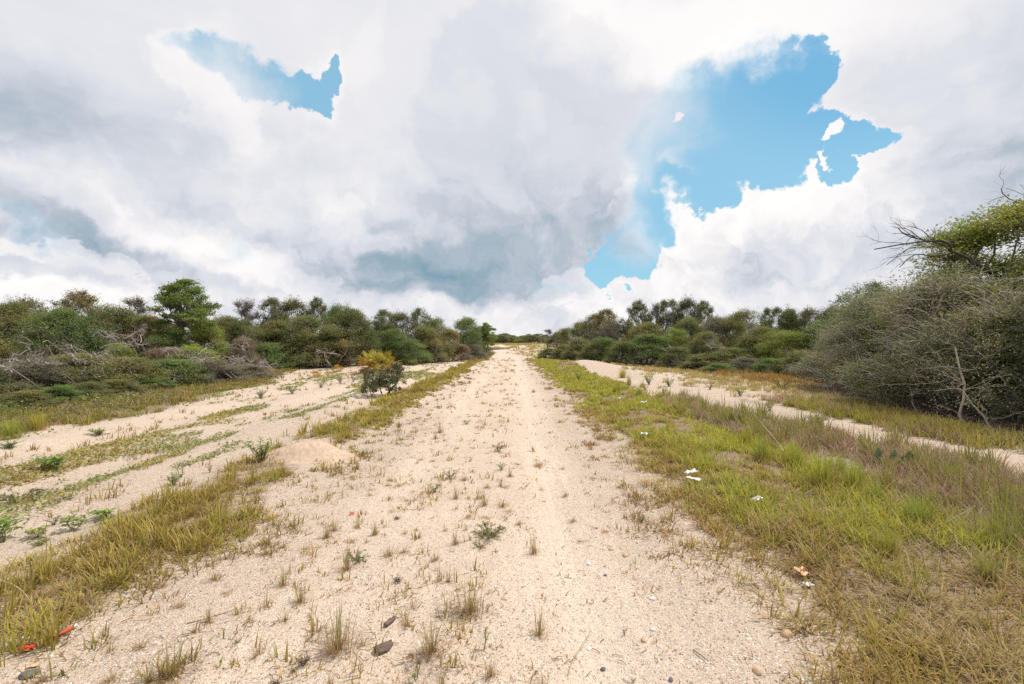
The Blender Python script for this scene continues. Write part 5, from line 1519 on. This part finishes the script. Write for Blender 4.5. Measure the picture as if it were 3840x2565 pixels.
GA = 'grass tufts on the near sand of the track'
for kind, px, py, hp, lab in (
    ('big', 1768, 2293, 155, 'big tuft with a wide grey straw mat, second largest near the middle of the track'),
    ('big', 1267, 2430, 200, 'tallest big tuft with a dark bent skirt, near the dark bark chip'),
    ('big', 1618, 2442, 160, 'broad big tuft on a flat grey straw mat, right next to the bark chips'),
    ('big', 637, 2535, 160, 'big tuft of tall stems at the bottom edge between shell gravel and track'),
    ('tall', 1225, 2017, 85, 'double tuft with a bushy second head behind it, beyond the reddish runner'),
    ('tall', 1252, 1992, 75, 'back head of the double tuft beyond the reddish runner'),
    ('tall', 1407, 1998, 70, 'slim tuft standing just past the red scrap'),
    ('thin', 1344, 1975, 75, 'thin stalky tuft right beside the red scrap'),
    ('tall', 1300, 2128, 115, 'tall tuft growing with the dark creeping weed'),
    ('dry', 1460, 2080, 70, 'wide orange-brown tuft above the starry dead plant'),
    ('dry', 1515, 2070, 55, 'dry half of the wide orange-brown tuft'),
    ('tall', 1707, 2042, 70, 'tuft just beside the largest creeping weed'),
    ('dry', 1632, 2100, 50, 'ragged rusty tuft below the creeping weed'),
    ('thin', 1650, 2178, 90, 'thin upright tuft in two strands, near mid-track'),
    ('thin', 1682, 2182, 70, 'shorter strand beside the thin upright tuft'),
    ('tall', 2002, 2078, 85, 'yellowish fan-shaped tuft alone on bare sand with a sprig at its foot'),
    ('thin', 1361, 2412, 95, 'thin forked tuft between the tallest tuft and the bark chip'),
    ('dry', 1525, 2338, 65, 'low yellow-green tuft touching the small bark chip'),
    ('thin', 1546, 2278, 80, 'single upright stalk above the low yellow-green tuft'),
    ('tall', 2021, 2378, 125, 'lone spiky tuft on the smooth rut near the bottom'),
    ('tall', 1126, 2253, 105, 'upright yellow-green tuft left of the raked sand lines'),
    ('tall', 1061, 2200, 100, 'leaning yellow-green tuft behind the upright one'),
    ('thin', 1000, 2278, 100, 'dark thin tuft at the edge of the shell gravel'),
    ('thin', 1070, 2319, 65, 'small dark tuft of four blades'),
    ('tall', 1838, 2530, 90, 'tuft with a green sprig in its heart at the bottom edge'),
    ('thin', 1656, 2556, 90, 'tuft of long blades cut off by the bottom edge in mid-track'),
    ('thin', 1234, 2556, 85, 'single long blades cut off by the bottom edge near the dead plant'),
    ('thin', 2035, 2558, 80, 'thin pale blades cut off by the bottom edge on the smooth rut'),
    ('thin', 1670, 1991, 45, 'little tuft with curved tips above the creeping weed'),
    ('mat', 1909, 1919, 40, 'small round brown tuft farther up the smooth rut'),
    ('dry', 806, 2178, 70, 'orange dry tuft with a grey shadowed base on the shell gravel'),
    ('dry', 609, 2205, 60, 'spidery dry tuft near the white shell'),
    ('tall', 782, 2338, 75, 'dark green short tuft with a dead runner'),
    ('thin', 895, 2303, 60, 'thin tuft in two wisps on the shell gravel'),
    ('dry', 412, 2556, 75, 'low spreading tuft at the bottom edge'),
    ('tall', 557, 2558, 85, 'dark upright tuft at the bottom edge beside the tall-stemmed one'),
    ('dry', 525, 2432, 50, 'rusty low tuft in mid-gravel'),
    ('thin', 412, 2446, 60, 'dead brown wiry stem near the red tube'),
    ('dry', 675, 2278, 55, 'grey-brown wiry tuft on the shell gravel'),
    ('mat', 852, 2230, 40, 'small low tuft close to the orange dry one'),
    ('thin', 974, 2430, 45, 'wiry brown seedling on the gravel'),
    ('thin', 955, 2450, 40, 'second wiry brown seedling on the gravel'),
    ('dry', 155, 2558, 55, 'yellow tuft at the bottom corner next to the dark stone'),
    ('dry', 1000, 2080, 45, 'low rusty tuft at the tip of the reddish runner'),
    ('mat', 1150, 2060, 45, 'small olive tuft below the reddish runner'),
    ('dry', 1060, 2055, 40, 'reddish runner tuft at the edge of the verge'),
):
    tuft(kind, px, py, hp, lab, GA)
GM = 'grass tufts farther up the track'
for kind, px, py, hp, lab in (
    ('dry', 2018, 1749, 50, 'orange-footed tuft alone in the smooth rut'),
    ('tall', 1877, 1827, 45, 'spreading thin tuft at mid-distance'),
    ('tall', 1913, 1793, 50, 'feathery tuft beside the small dark weed'),
    ('dry', 1826, 1834, 40, 'small rusty tuft next to the spreading thin one'),
    ('tall', 1710, 1874, 65, 'bristly upright tuft in the stony side rut'),
    ('tall', 1652, 1620, 65, 'tall pale wispy tuft farthest but clear on the sand'),
    ('tall', 1632, 1644, 45, 'shorter wispy tuft right before the tall pale one'),
    ('dry', 1692, 1526, 28, 'little dry tuft near the far verge'),
    ('tall', 1906, 1584, 28, 'little pale tuft in the far middle'),
    ('thin', 1850, 1640, 28, 'little thin tuft by the dark spiky weed'),
    ('dry', 1741, 1805, 45, 'dry tuft joined to the dark weed'),
    ('tall', 1792, 1872, 40, 'short bristly tuft one step behind the grass-ringed spot'),
    ('thin', 1757, 1872, 38, 'thin short tuft close to the bristly upright one'),
    ('tall', 1817, 1898, 65, 'dense tall tuft on a patch of reddish sand'),
    ('dry', 1885, 1900, 60, 'pale tuft beside the patch of reddish sand'),
    ('dry', 2150, 1950, 40, 'golden weedy tuft at the edge of the gravel'),
    ('dry', 2120, 1860, 36, 'golden low tuft in the rut'),
    ('mat', 2225, 1800, 30, 'rusty tuft at the foot of the green belt'),
    ('mat', 1535, 1590, 24, 'brown dot of a tuft by the verge edge'),
    ('mat', 1570, 1573, 24, 'second brown dot of a tuft by the verge edge'),
    ('mat', 1618, 1541, 22, 'third brown dot of a tuft, where the sand narrows'),
    ('mat', 1533, 1640, 32, 'spiky brown tuft on the sand near the verge'),
    ('mat', 1665, 1631, 22, 'low brown tuft below the tall pale wisp'),
    ('mat', 1792, 1603, 22, 'flat dark-footed tuft in mid-track'),
    ('mat', 1837, 1561, 18, 'flat dark tuft farther in mid-track'),
    ('mat', 1944, 1527, 18, 'flat tuft on the crown of the far track'),
    ('mat', 1786, 1630, 16, 'faint small tuft in mid-track'),
):
    tuft(kind, px, py, hp, lab, GM)
GR_ = 'small dry tufts dotting the bare sand'
rt = np.random.default_rng(321)
n = 0
while n < 150:
    y = 3.4 * (36 / 3.4) ** rt.random(); x = rt.uniform(-2.1, 0.75)
    if rt.random() > (0.9 if x < 0.1 else 0.35) * (0.35 + 0.65 * float(ss(fbm(x / 0.6, y / 0.9, 141), 0.42, 0.6))): continue
    tuft(('mat', 'dry', 'mat', 'thin')[int(rt.integers(4))], 0, 0, float(rt.uniform(0.03, 0.085)), 'small dry brown tuft dotting the bare sand of the track', GR_, xy=(x, y), tint=(1, 0.92, 0.85))
    n += 1
GT2 = 'tall green grass clumps in the dry tangle'
for px, py, hp, wide, lab, tint in (
    (2853, 1752, 95, 0.8, 'tall green clump farthest of the dense row', (1, 1, 1)),
    (2975, 1768, 95, 0.9, 'bright tall green clump second in the dense row', (1.15, 1.15, 1)),
    (3077, 1846, 130, 1.0, 'largest bright tall green clump in the middle of the row', (1.15, 1.1, 1)),
    (3205, 1858, 115, 0.9, 'bright tall green clump nearest the picture edge in the row', (1.1, 1.1, 1)),
    (3150, 1800, 90, 0.8, 'tall green clump standing behind two bright ones', (1, 1, 0.9)),
    (3440, 1990, 105, 1.2, 'broad greyish-green clump near the reed leaf', (0.9, 0.95, 1.05)),
    (3577, 1836, 85, 1.0, 'dull green clump behind the broad one', (0.85, 0.9, 0.9)),
    (3745, 2056, 90, 1.0, 'green-yellow clump close to the picture edge', (1, 1, 0.9)),
    (3830, 1915, 80, 1.0, 'dull green clump cut by the picture edge', (0.85, 0.95, 0.9)),
    (3280, 1900, 75, 0.8, 'small green clump beside the largest row', (0.95, 1, 0.9)),
    (2800, 1690, 70, 0.8, 'yellow-green clump behind the farthest of the dense row', (1.1, 1.0, 0.9)),
    (2335, 1416, 38, 1.0, 'pale tall clump alone at the end of the sandbank', (1.3, 1.15, 1.2)),
    (2394, 1490, 45, 1.0, 'pale green clump in the far part of the belt', (1.15, 1.1, 1.2)),
    (2474, 1500, 38, 1.0, 'second pale green clump in the far part of the belt', (1.1, 1.05, 1.1)),
    (2310, 1480, 42, 1.0, 'grassy clump at the inner side of the far belt', (1.15, 1.1, 1)),
    (2560, 1560, 50, 0.8, 'yellowish clump rising over the belt at mid-distance', (1.3, 1.1, 1)),
    (3330, 2105, 90, 0.9, 'olive clump in the dry tangle near the bottom', (1.05, 0.95, 0.9)),
    (3700, 2210, 100, 0.8, 'dry grey-green clump at the picture edge near the bottom', (1.0, 0.9, 1.1)),
    (40, 1640, 75, 1.1, 'leaning green clump at the picture edge before the hedge', (0.95, 1, 0.9)),
    (140, 1610, 65, 1.0, 'yellow-green clump before the hedge next to the leaning one', (1.2, 1.05, 1)),
):
    tuft('clump', px, py, hp, lab, GT2, 'grass_clump', tint, wide)


def low_leaves():
    """Leafy green undergrowth mixed into the grass in front of the hedge."""
    rs = np.random.default_rng(66)
    n = 90000
    y = 5.0 * (34 / 5.0) ** rs.random(n); x = flo(y) + (fhi(y) - flo(y)) * rs.random(n)
    f = fbm(x / 0.9, y / 0.9, 161, 3)
    inner = ss((fhi(y) - x) / (fhi(y) - flo(y)), 0.1, 0.55)
    ok = rs.random(n) < ss(f, 0.44, 0.58) * (0.15 + 0.85 * inner)
    x, y, f = x[ok][:13000], y[ok][:13000], f[ok][:13000]; n = len(x)
    top = 0.26 * ss(f, 0.42, 0.72) * (0.5 + 0.5 * ss((fhi(y) - x), 0.2, 2.5))
    z = gh(x, y) + top * rs.random(n) ** 0.6 + 0.01
    c = pick([(0.22, 0.25, 0.06), (0.30, 0.31, 0.08), (0.16, 0.19, 0.055), (0.40, 0.30, 0.13)], (3, 2, 2, 0.8), n, rs, 0.2)
    V, Q, C = leaf_cards(np.stack((x, y, z), 1), rs.normal(0, 0.6, (n, 3)) + (0, 0, 0.8), 0.045 * rs.uniform(0.6, 1.4, n) * (1 + y / 30), c, rs, 0.55)
    o = link('undergrowth', mesh_np('low_leaves', V, Q, None, C, [M_LEAF]))
    o['label'] = 'leafy green undergrowth mixed into the grass before the hedge'; o['kind'] = 'stuff'


low_leaves()


# ------------------------------------------------------------------ the small sand mound in the verge
def sand_mound():
    x0, y0 = at(1155, 1722)
    rr = np.concatenate(([0], np.linspace(0.08, 1.0, 16))); na = 48
    V = []; Q = []
    for i, r in enumerate(rr):
        for j in range(na):
            a = j * 2 * math.pi / na
            rx, ry = 0.66 * (1 + 0.12 * math.sin(2 * a + 1)), 0.46
            x = x0 + r * rx * math.cos(a); y = y0 + r * ry * math.sin(a)
            h = 0.155 * (1 - float(ss(r, 0.15, 1.0))) * (1 + 0.9 * (float(fbm(x / 0.3, y / 0.3, 151)) - 0.5)) + 0.03 * (float(fbm(x / 0.08, y / 0.08, 152)) - 0.5) * (1 - r)
            V.append((x - x0, y - y0, float(gh(x, y)) + h - (0.03 if r > 0.97 else 0)))
    for i in range(len(rr) - 1):
        for j in range(na):
            Q.append((i * na + j, (i + 1) * na + j, (i + 1) * na + (j + 1) % na, i * na + (j + 1) % na))
    me = mesh_np('sand_mound', V, Q, None, None, [plain_material('mound_sand', (0.58, 0.44, 0.33), (0.45, 0.33, 0.24), 22, 0.95, 1.0, 0.1)], smooth=True)
    tag(link('sand_mound', me, None, (x0, y0, 0)), 'smooth pinkish mound of bare sand interrupting the grass strip', 'sand mound')


sand_mound()

# ------------------------------------------------------------------ litter
M_RED = plain_material('red_plastic', (0.72, 0.07, 0.03), (0.62, 0.06, 0.03), 20, 0.35, spec=0.5)
M_METAL = plain_material('worn_metal', (0.75, 0.75, 0.74), (0.6, 0.6, 0.6), 40, 0.35, spec=0.6)
M_WHITE = plain_material('white_paper', (0.74, 0.73, 0.71), (0.55, 0.53, 0.50), 14, 0.6, 0.2)
M_PEACH = plain_material('faded_orange_plastic', (0.80, 0.42, 0.22), (0.82, 0.58, 0.42), 18, 0.5)
M_DARKST = plain_material('dark_slate', (0.10, 0.11, 0.12), (0.16, 0.16, 0.17), 30, 0.7, 0.5)
M_CLEAR = plain_material('cloudy_plastic', (0.80, 0.78, 0.74), (0.68, 0.64, 0.58), 12, 0.25, 0.2, 0.5, 0.0, 0.35)
M_WOOD = plain_material('weathered_bark', (0.22, 0.155, 0.125), (0.13, 0.09, 0.075), 16, 0.85, 0.9, 0.15, stretch=(1, 6, 6))


def put(o, px, py, label, cat, group=None, dz=0.0, rot=(0, 0, 0)):
    x, y = at(px, py); o.location = (x, y, float(gh(x, y)) + dz); o.rotation_euler = rot
    return tag(o, label, cat, group)


def lathe(prof, S=16, axis='x'):
    P = np.array(prof, float); n = len(P); a = np.arange(S) * 2 * math.pi / S
    V = np.stack((np.repeat(P[:, 0], S), np.outer(P[:, 1], np.cos(a)).ravel(), np.outer(P[:, 1], np.sin(a)).ravel()), 1)
    idx = np.arange(n * S).reshape(n, S); j = np.roll(idx, -1, 1)
    return V, np.stack((idx[:-1], idx[1:], j[1:], j[:-1]), -1).reshape(-1, 4)


# spent shotgun-shell like tube: red plastic body with a pale metal end
e = bpy.data.objects.new('spent_cartridge', None); COL.objects.link(e)
V, Q = lathe([(-0.052, 0.0), (-0.052, 0.0075), (-0.050, 0.0088), (-0.02, 0.0098), (0.028, 0.0098), (0.030, 0.0096)])
V[:, 2] *= np.where(V[:, 0] < -0.03, 0.72, 1.0)
link('red_tube', mesh_np('red_tube', V, Q, None, None, [M_RED], smooth=True), e)
V, Q = lathe([(0.028, 0.0100), (0.040, 0.0102), (0.042, 0.0115), (0.044, 0.0115), (0.0445, 0.004), (0.0445, 0.0)])
link('metal_head', mesh_np('metal_head', V, Q, None, None, [M_METAL], smooth=True), e)
put(e, 248, 2390, 'red plastic tube with a white metal end lying at the verge grass', 'cartridge', None, 0.012, (0.3, 0, math.radians(78)))


def scrap(name, seed, lx, ly, mat, crumple=0.012, thick=0.002, n=7, prof=None):
    """A torn, crumpled sheet with real thickness."""
    rs = np.random.default_rng(seed); V = []
    ph = rs.random(6) * 6.28
    for s in (1, -1):
        for i in range(n):
            for j in range(n):
                u, v = i / (n - 1) - 0.5, j / (n - 1) - 0.5
                k = 1 + 0.18 * math.sin(5 * math.atan2(v, u) + ph[0]) + 0.1 * math.sin(9 * math.atan2(v, u) + ph[1])
                cu, cv = u * k, v * k
                m = max(abs(u), abs(v)) / (math.hypot(u, v) + 1e-6) if (u or v) else 1
                z = crumple * (math.sin(7 * u + ph[2]) * math.cos(6 * v + ph[3]) + 0.6 * math.sin(13 * u + 11 * v + ph[4]) + 1.2 + 2.0 * (u * u + v * v))
                V.append((lx * cu, ly * cv, z + s * thick / 2))
    Q = []
    N = n * n
    for i in range(n - 1):
        for j in range(n - 1):
            a = i * n + j
            Q.append((a, a + n, a + n + 1, a + 1)); Q.append((N + a, N + a + 1, N + a + n + 1, N + a + n))
    ring = [i * n for i in range(n)] + [(n - 1) * n + j for j in range(1, n)] + [i * n + n - 1 for i in range(n - 2, -1, -1)] + [j for j in range(n - 2, 0, -1)]
    for k in range(len(ring)):
        a, b = ring[k], ring[(k + 1) % len(ring)]
        Q.append((b, a, N + a, N + b))
    return link(name, mesh_np(name, V, Q, None, None, [mat]))


GL_ = 'litter along the track'
put(scrap('plastic_scrap', 1, 0.055, 0.045, M_RED, 0.004), 101, 2462, 'flat red-orange plastic scrap caught in the verge grass near the red tube', 'litter', GL_, 0.01, (0, 0.2, 0.5))
put(scrap('plastic_scrap', 2, 0.045, 0.02, M_PEACH, 0.003), 124, 2512, 'small tan chip beside the dark stone in the bottom corner', 'litter', GL_, 0.003, (0, 0, 0.4))
put(scrap('plastic_scrap', 3, 0.045, 0.022, M_RED, 0.004), 1318, 1932, 'small red scrap standing up on the track between tufts', 'litter', GL_, 0.012, (0.5, 0.4, 1.0))
put(scrap('paper_wrapper', 4, 0.12, 0.06, M_WHITE, 0.010), 2590, 1822, 'crumpled white wrapper, upper of two lying in the green belt', 'litter', GL_, 0.10, (0.1, -0.2, 0.2))
put(scrap('paper_wrapper', 5, 0.13, 0.05, M_WHITE, 0.010), 2602, 1845, 'crumpled white wrapper, lower of two lying in the green belt', 'litter', GL_, 0.09, (0.1, 0.1, -0.3))
put(scrap('paper_wrapper', 6, 0.10, 0.07, M_WHITE, 0.018), 2416, 1655, 'white ball of paper in the grass farther up the belt', 'litter', GL_, 0.06)
put(scrap('paper_wrapper', 7, 0.07, 0.05, M_WHITE, 0.016), 2188, 1531, 'small white paper at the inner edge of the belt', 'litter', GL_, 0.05)
put(scrap('paper_wrapper', 8, 0.09, 0.06, M_WHITE, 0.02), 2324, 1518, 'small white paper in the middle of the far belt', 'litter', GL_, 0.10)
put(scrap('paper_wrapper', 9, 0.12, 0.07, M_WHITE, 0.02), 2415, 1542, 'white paper at the outer edge of the far belt', 'litter', GL_, 0.12)
put(scrap('paper_wrapper', 10, 0.05, 0.06, M_WHITE, 0.02), 2237, 1504, 'tiny white paper farthest along the belt', 'litter', GL_, 0.08)
put(scrap('paper_wrapper', 11, 0.10, 0.06, M_WHITE, 0.012), 3190, 1520, 'white scrap at the foot of the grey thicket', 'litter', GL_, 0.02)
put(scrap('plastic_bag', 12, 0.36, 0.26, M_WHITE, 0.05, n=9), 1703, 1381, 'white plastic bag on the far verge beyond the oak shrub', 'litter', GL_, 0.02)
put(scrap('paper_scrap', 13, 0.05, 0.04, M_WHITE, 0.006), 3030, 2212, 'white paper bit just below the torn peach plastic', 'litter', GL_, 0.01)
put(scrap('torn_plastic', 14, 0.085, 0.07, M_PEACH, 0.012), 3004, 2172, 'torn peach-coloured plastic at the edge of the gravel', 'litter', GL_, 0.012, (0.15, 0.2, 0.5))
put(scrap('clear_wrapper', 16, 0.05, 0.035, M_CLEAR, 0.006), 2834, 1946, 'small whitish film right below the cloudy plastic cup', 'litter', GL_, 0.03)
# crushed cup: an open, flattened cone with a rim
e = bpy.data.objects.new('plastic_cup', None); COL.objects.link(e)
V, Q = lathe([(0.0, 0.0), (0.0, 0.026), (0.05, 0.032), (0.09, 0.037), (0.0895, 0.0355), (0.05, 0.0305), (0.003, 0.0245), (0.003, 0.0)], 18)
V[:, 2] = V[:, 2] * 0.55 + 0.004 * np.sin(V[:, 0] * 90 + V[:, 1] * 60)
link('cup_wall', mesh_np('cup_wall', V, Q, None, None, [M_CLEAR], smooth=True), e)
V, Q = lathe([(0.088, 0.0372), (0.092, 0.040), (0.094, 0.039), (0.092, 0.0365)], 18); V[:, 2] *= 0.55
link('rim', mesh_np('cup_rim', V, Q, None, None, [M_CLEAR], smooth=True), e)
put(e, 2822, 1918, 'crushed cloudy plastic cup in the straw at the belt edge', 'cup', GL_, 0.05, (0.1, -0.1, 0.4))


def rock(name, seed, s, mat, flat=0.6, n=2):
    import bmesh
    bm = bmesh.new(); bmesh.ops.create_icosphere(bm, subdivisions=n, radius=1.0)
    rs = np.random.default_rng(seed); off = rs.random(3) * 50
    for v in bm.verts:
        c = v.co
        k = 0.72 + 0.6 * float(fbm(c.x * 1.3 + off[0], c.y * 1.3 + c.z * 1.1 + off[1], seed % 40, 3))
        v.co = (c.x * k * s, c.y * k * s * 0.75, c.z * k * s * flat)
    me = bpy.data.meshes.new(name); bm.to_mesh(me); bm.free(); me.materials.append(mat)
    return link(name, me)


def bark_chip(name, seed, L, W):
    rs = np.random.default_rng(seed); nu, nv = 9, 10; V = []; Q = []
    for s in (1, -1):
        for i in range(nu):
            for j in range(nv):
                u, v = i / (nu - 1), j / (nv - 1) - 0.5
                w = W * (0.25 + 0.95 * math.sin(math.pi * (0.12 + 0.80 * u)) ** 0.7) * (1 - 0.35 * u)
                z = 0.25 * W * (1 - (2 * v) ** 2) + 0.0035 * (j % 2) + 0.004 * rs.normal()
                V.append((L * (u - 0.5) + 0.08 * L * v * v, w * v + 0.03 * W * math.sin(9 * u), z + (0.5 * s) * 0.009))
    N = nu * nv
    for i in range(nu - 1):
        for j in range(nv - 1):
            a = i * nv + j
            Q += [(a, a + nv, a + nv + 1, a + 1), (N + a, N + a + 1, N + a + nv + 1, N + a + nv)]
    ring = [i * nv for i in range(nu)] + [(nu - 1) * nv + j for j in range(1, nv)] + [i * nv + nv - 1 for i in range(nu - 2, -1, -1)] + [j for j in range(nv - 2, 0, -1)]
    for k in range(len(ring)):
        a, b = ring[k], ring[(k + 1) % len(ring)]; Q.append((b, a, N + a, N + b))
    return link(name, mesh_np(name, V, Q, None, None, [M_WOOD]))


put(bark_chip('bark_chip', 1, 0.09, 0.062), 1438, 2425, 'larger dark brown weathered bark chip, rounded at one end', 'bark chip', 'bark chips on the track', 0.006, (0, 0.1, math.radians(48)))
put(bark_chip('bark_chip', 2, 0.085, 0.024), 1462, 2332, 'narrow curved bark chip lying by the low yellow-green tuft', 'bark chip', 'bark chips on the track', 0.006, (0, 0.1, math.radians(65)))
M_TAN = plain_material('tan_stone', (0.50, 0.33, 0.19), (0.62, 0.46, 0.30), 12, 0.85, 0.4)
M_PALE = plain_material('white_shell', (0.80, 0.76, 0.70), (0.70, 0.64, 0.56), 16, 0.6, 0.3)
GS = 'stones on the track'
for k, (px, py, s, mt_, lab) in enumerate((
        (2292, 2066, 0.020, M_TAN, 'orange-tan stone at the tip of the rusty weeds'), (2344, 2090, 0.022, M_TAN, 'orange-tan stone under a small rusty weed'), (2446, 2092, 0.017, M_TAN, 'tan stone alone beside the dark grit'),
        (2520, 2104, 0.013, M_TAN, 'small tan stone past the dark grit'), (2208, 2112, 0.016, M_PALE, 'grey-tan pebble on the smooth sand'), (2448, 2250, 0.017, M_PALE, 'grey rounded pebble with a dark side'),
        (2415, 2404, 0.018, M_TAN, 'tan flat stone near the bottom of the gravel'), (2448, 2366, 0.014, M_PALE, 'white shell piece above the tan flat stone'), (2210, 2418, 0.012, M_PALE, 'white shell piece on the smooth sand near the bottom'),
        (2138, 2394, 0.010, M_PALE, 'tiny white shell bit on the smooth sand'), (2949, 2382, 0.030, M_TAN, 'largest tan stone lying in the dry grass'), (2840, 2520, 0.024, M_TAN, 'flat tan stone at the bottom edge of the dry grass'),
        (508, 2183, 0.022, M_PALE, 'white flat shell on the sand just off the verge grass'), (2515, 2548, 0.014, M_DARKST, 'dark grey pebble at the bottom edge'), (2270, 2158, 0.012, M_DARKST, 'dark pebble in a small dent of the sand'),
        (2262, 2490, 0.014, M_DARKST, 'dark broken pebble near the bottom edge'), (1570, 2472, 0.012, M_DARKST, 'dark pebble at the straw mat of the broad tuft'))):
    put(rock('stone', 40 + k, s, mt_), px, py, lab, 'stone', GS, s * 0.25, (0, 0, k * 1.3))
put(rock('slate_stone', 77, 0.038, M_DARKST, 0.2), 108, 2540, 'long dark slate-like stone in the bottom corner', 'stone', None, 0.008, (0, 0, 0.5))


# ------------------------------------------------------------------ single stalks that stand out
def stalk(name, pts, r, col, label, group='lone dead stalks and twigs'):
    P = np.array(pts, float); o0 = P[0].copy(); P = P - o0
    g = Geo(); V, Q = tubes(P[None], np.linspace(1, 0.5, len(P))[None] * r, 5); g.add(V, Q, None, col)
    tag(link(name, g.mesh(name, M_BARK, smooth=True), None, o0), label, 'stalk', group)


def gp(px, py, z):
    x, y = at(px, py); return (x, y, float(gh(x, y)) + z)


def bent(a, b, k=7, lift=0.05, wob=0.02, seed=0):
    return curves([a], [b], k, lift, wob, np.random.default_rng(seed))[0]


stalk('dead_stalk', bent(gp(2128, 2525, 0.0), gp(2218, 2360, 0.02), seed=1), 0.0022, (0.36, 0.26, 0.15), 'long thin straw stalk lying across the smooth sand')
stalk('fallen_twig', bent(gp(2600, 2445, 0.006), gp(2656, 2490, 0.01), seed=2), 0.004, (0.24, 0.18, 0.10), 'short brown twig lying on the gravel near the bottom')
stalk('reed_leaf', bent(gp(3545, 2030, 0.10), gp(3660, 2030, 0.24), lift=0.01, wob=0.005, seed=3), 0.004, (0.36, 0.37, 0.24), 'pale grey-green reed leaf slanting out of the dry tangle')
stalk('dead_stalk', bent(gp(-5, 2240, 0.06), gp(115, 2310, 0.03), seed=4), 0.0026, (0.52, 0.44, 0.33), 'pale bent straw crossing the verge grass at the picture edge')
stalk('dead_stalk', bent(gp(175, 2080, 0.0), gp(178, 2080, 0.22), seed=5), 0.0025, (0.28, 0.19, 0.12), 'dark upright dead stem in the thick verge grass')
stalk('dead_stalk', bent(gp(2940, 1800, 0.25), gp(2830, 1720, 0.5), seed=6), 0.0035, (0.52, 0.42, 0.26), 'long straw stalk arching over the bright green clump')
stalk('dead_stalk', bent(gp(3440, 1800, 0.1), gp(3470, 1800, 0.32), seed=7), 0.005, (0.60, 0.46, 0.24), 'yellow dry leaf stalk standing over the dark hollow')
stalk('runner', bent(gp(1000, 2080, 0.004), gp(1175, 2000, 0.01), lift=0.01, wob=0.05, seed=8), 0.004, (0.30, 0.20, 0.14), 'reddish-brown runner creeping out of the verge grass')
stalk('runner', bent(gp(1150, 2390, 0.004), gp(1215, 2340, 0.01), lift=0.01, wob=0.05, seed=9), 0.004, (0.24, 0.19, 0.16), 'dark dead runner behind the tallest big tuft')
stalk('runner', bent(gp(700, 2345, 0.004), gp(880, 2295, 0.008), lift=0.01, wob=0.04, seed=10), 0.003, (0.24, 0.18, 0.14), 'dead runner between the short dark tuft and the two wisps')
stalk('runner', bent(gp(540, 2225, 0.004), gp(600, 2210, 0.008), lift=0.01, wob=0.04, seed=11), 0.003, (0.24, 0.18, 0.14), 'short dead runner beside the spidery dry tuft')
stalk('runner', bent(gp(370, 1972, 0.004), gp(495, 1955, 0.01), lift=0.01, wob=0.03, seed=12), 0.006, (0.22, 0.16, 0.11), 'dark runner from the verge grass to the small green weed')
stalk('fallen_twig', bent(gp(575, 1716, 0.004), gp(592, 1707, 0.02), seed=13), 0.006, (0.16, 0.11, 0.08), 'tiny dark twig on the sand between two green streaks')
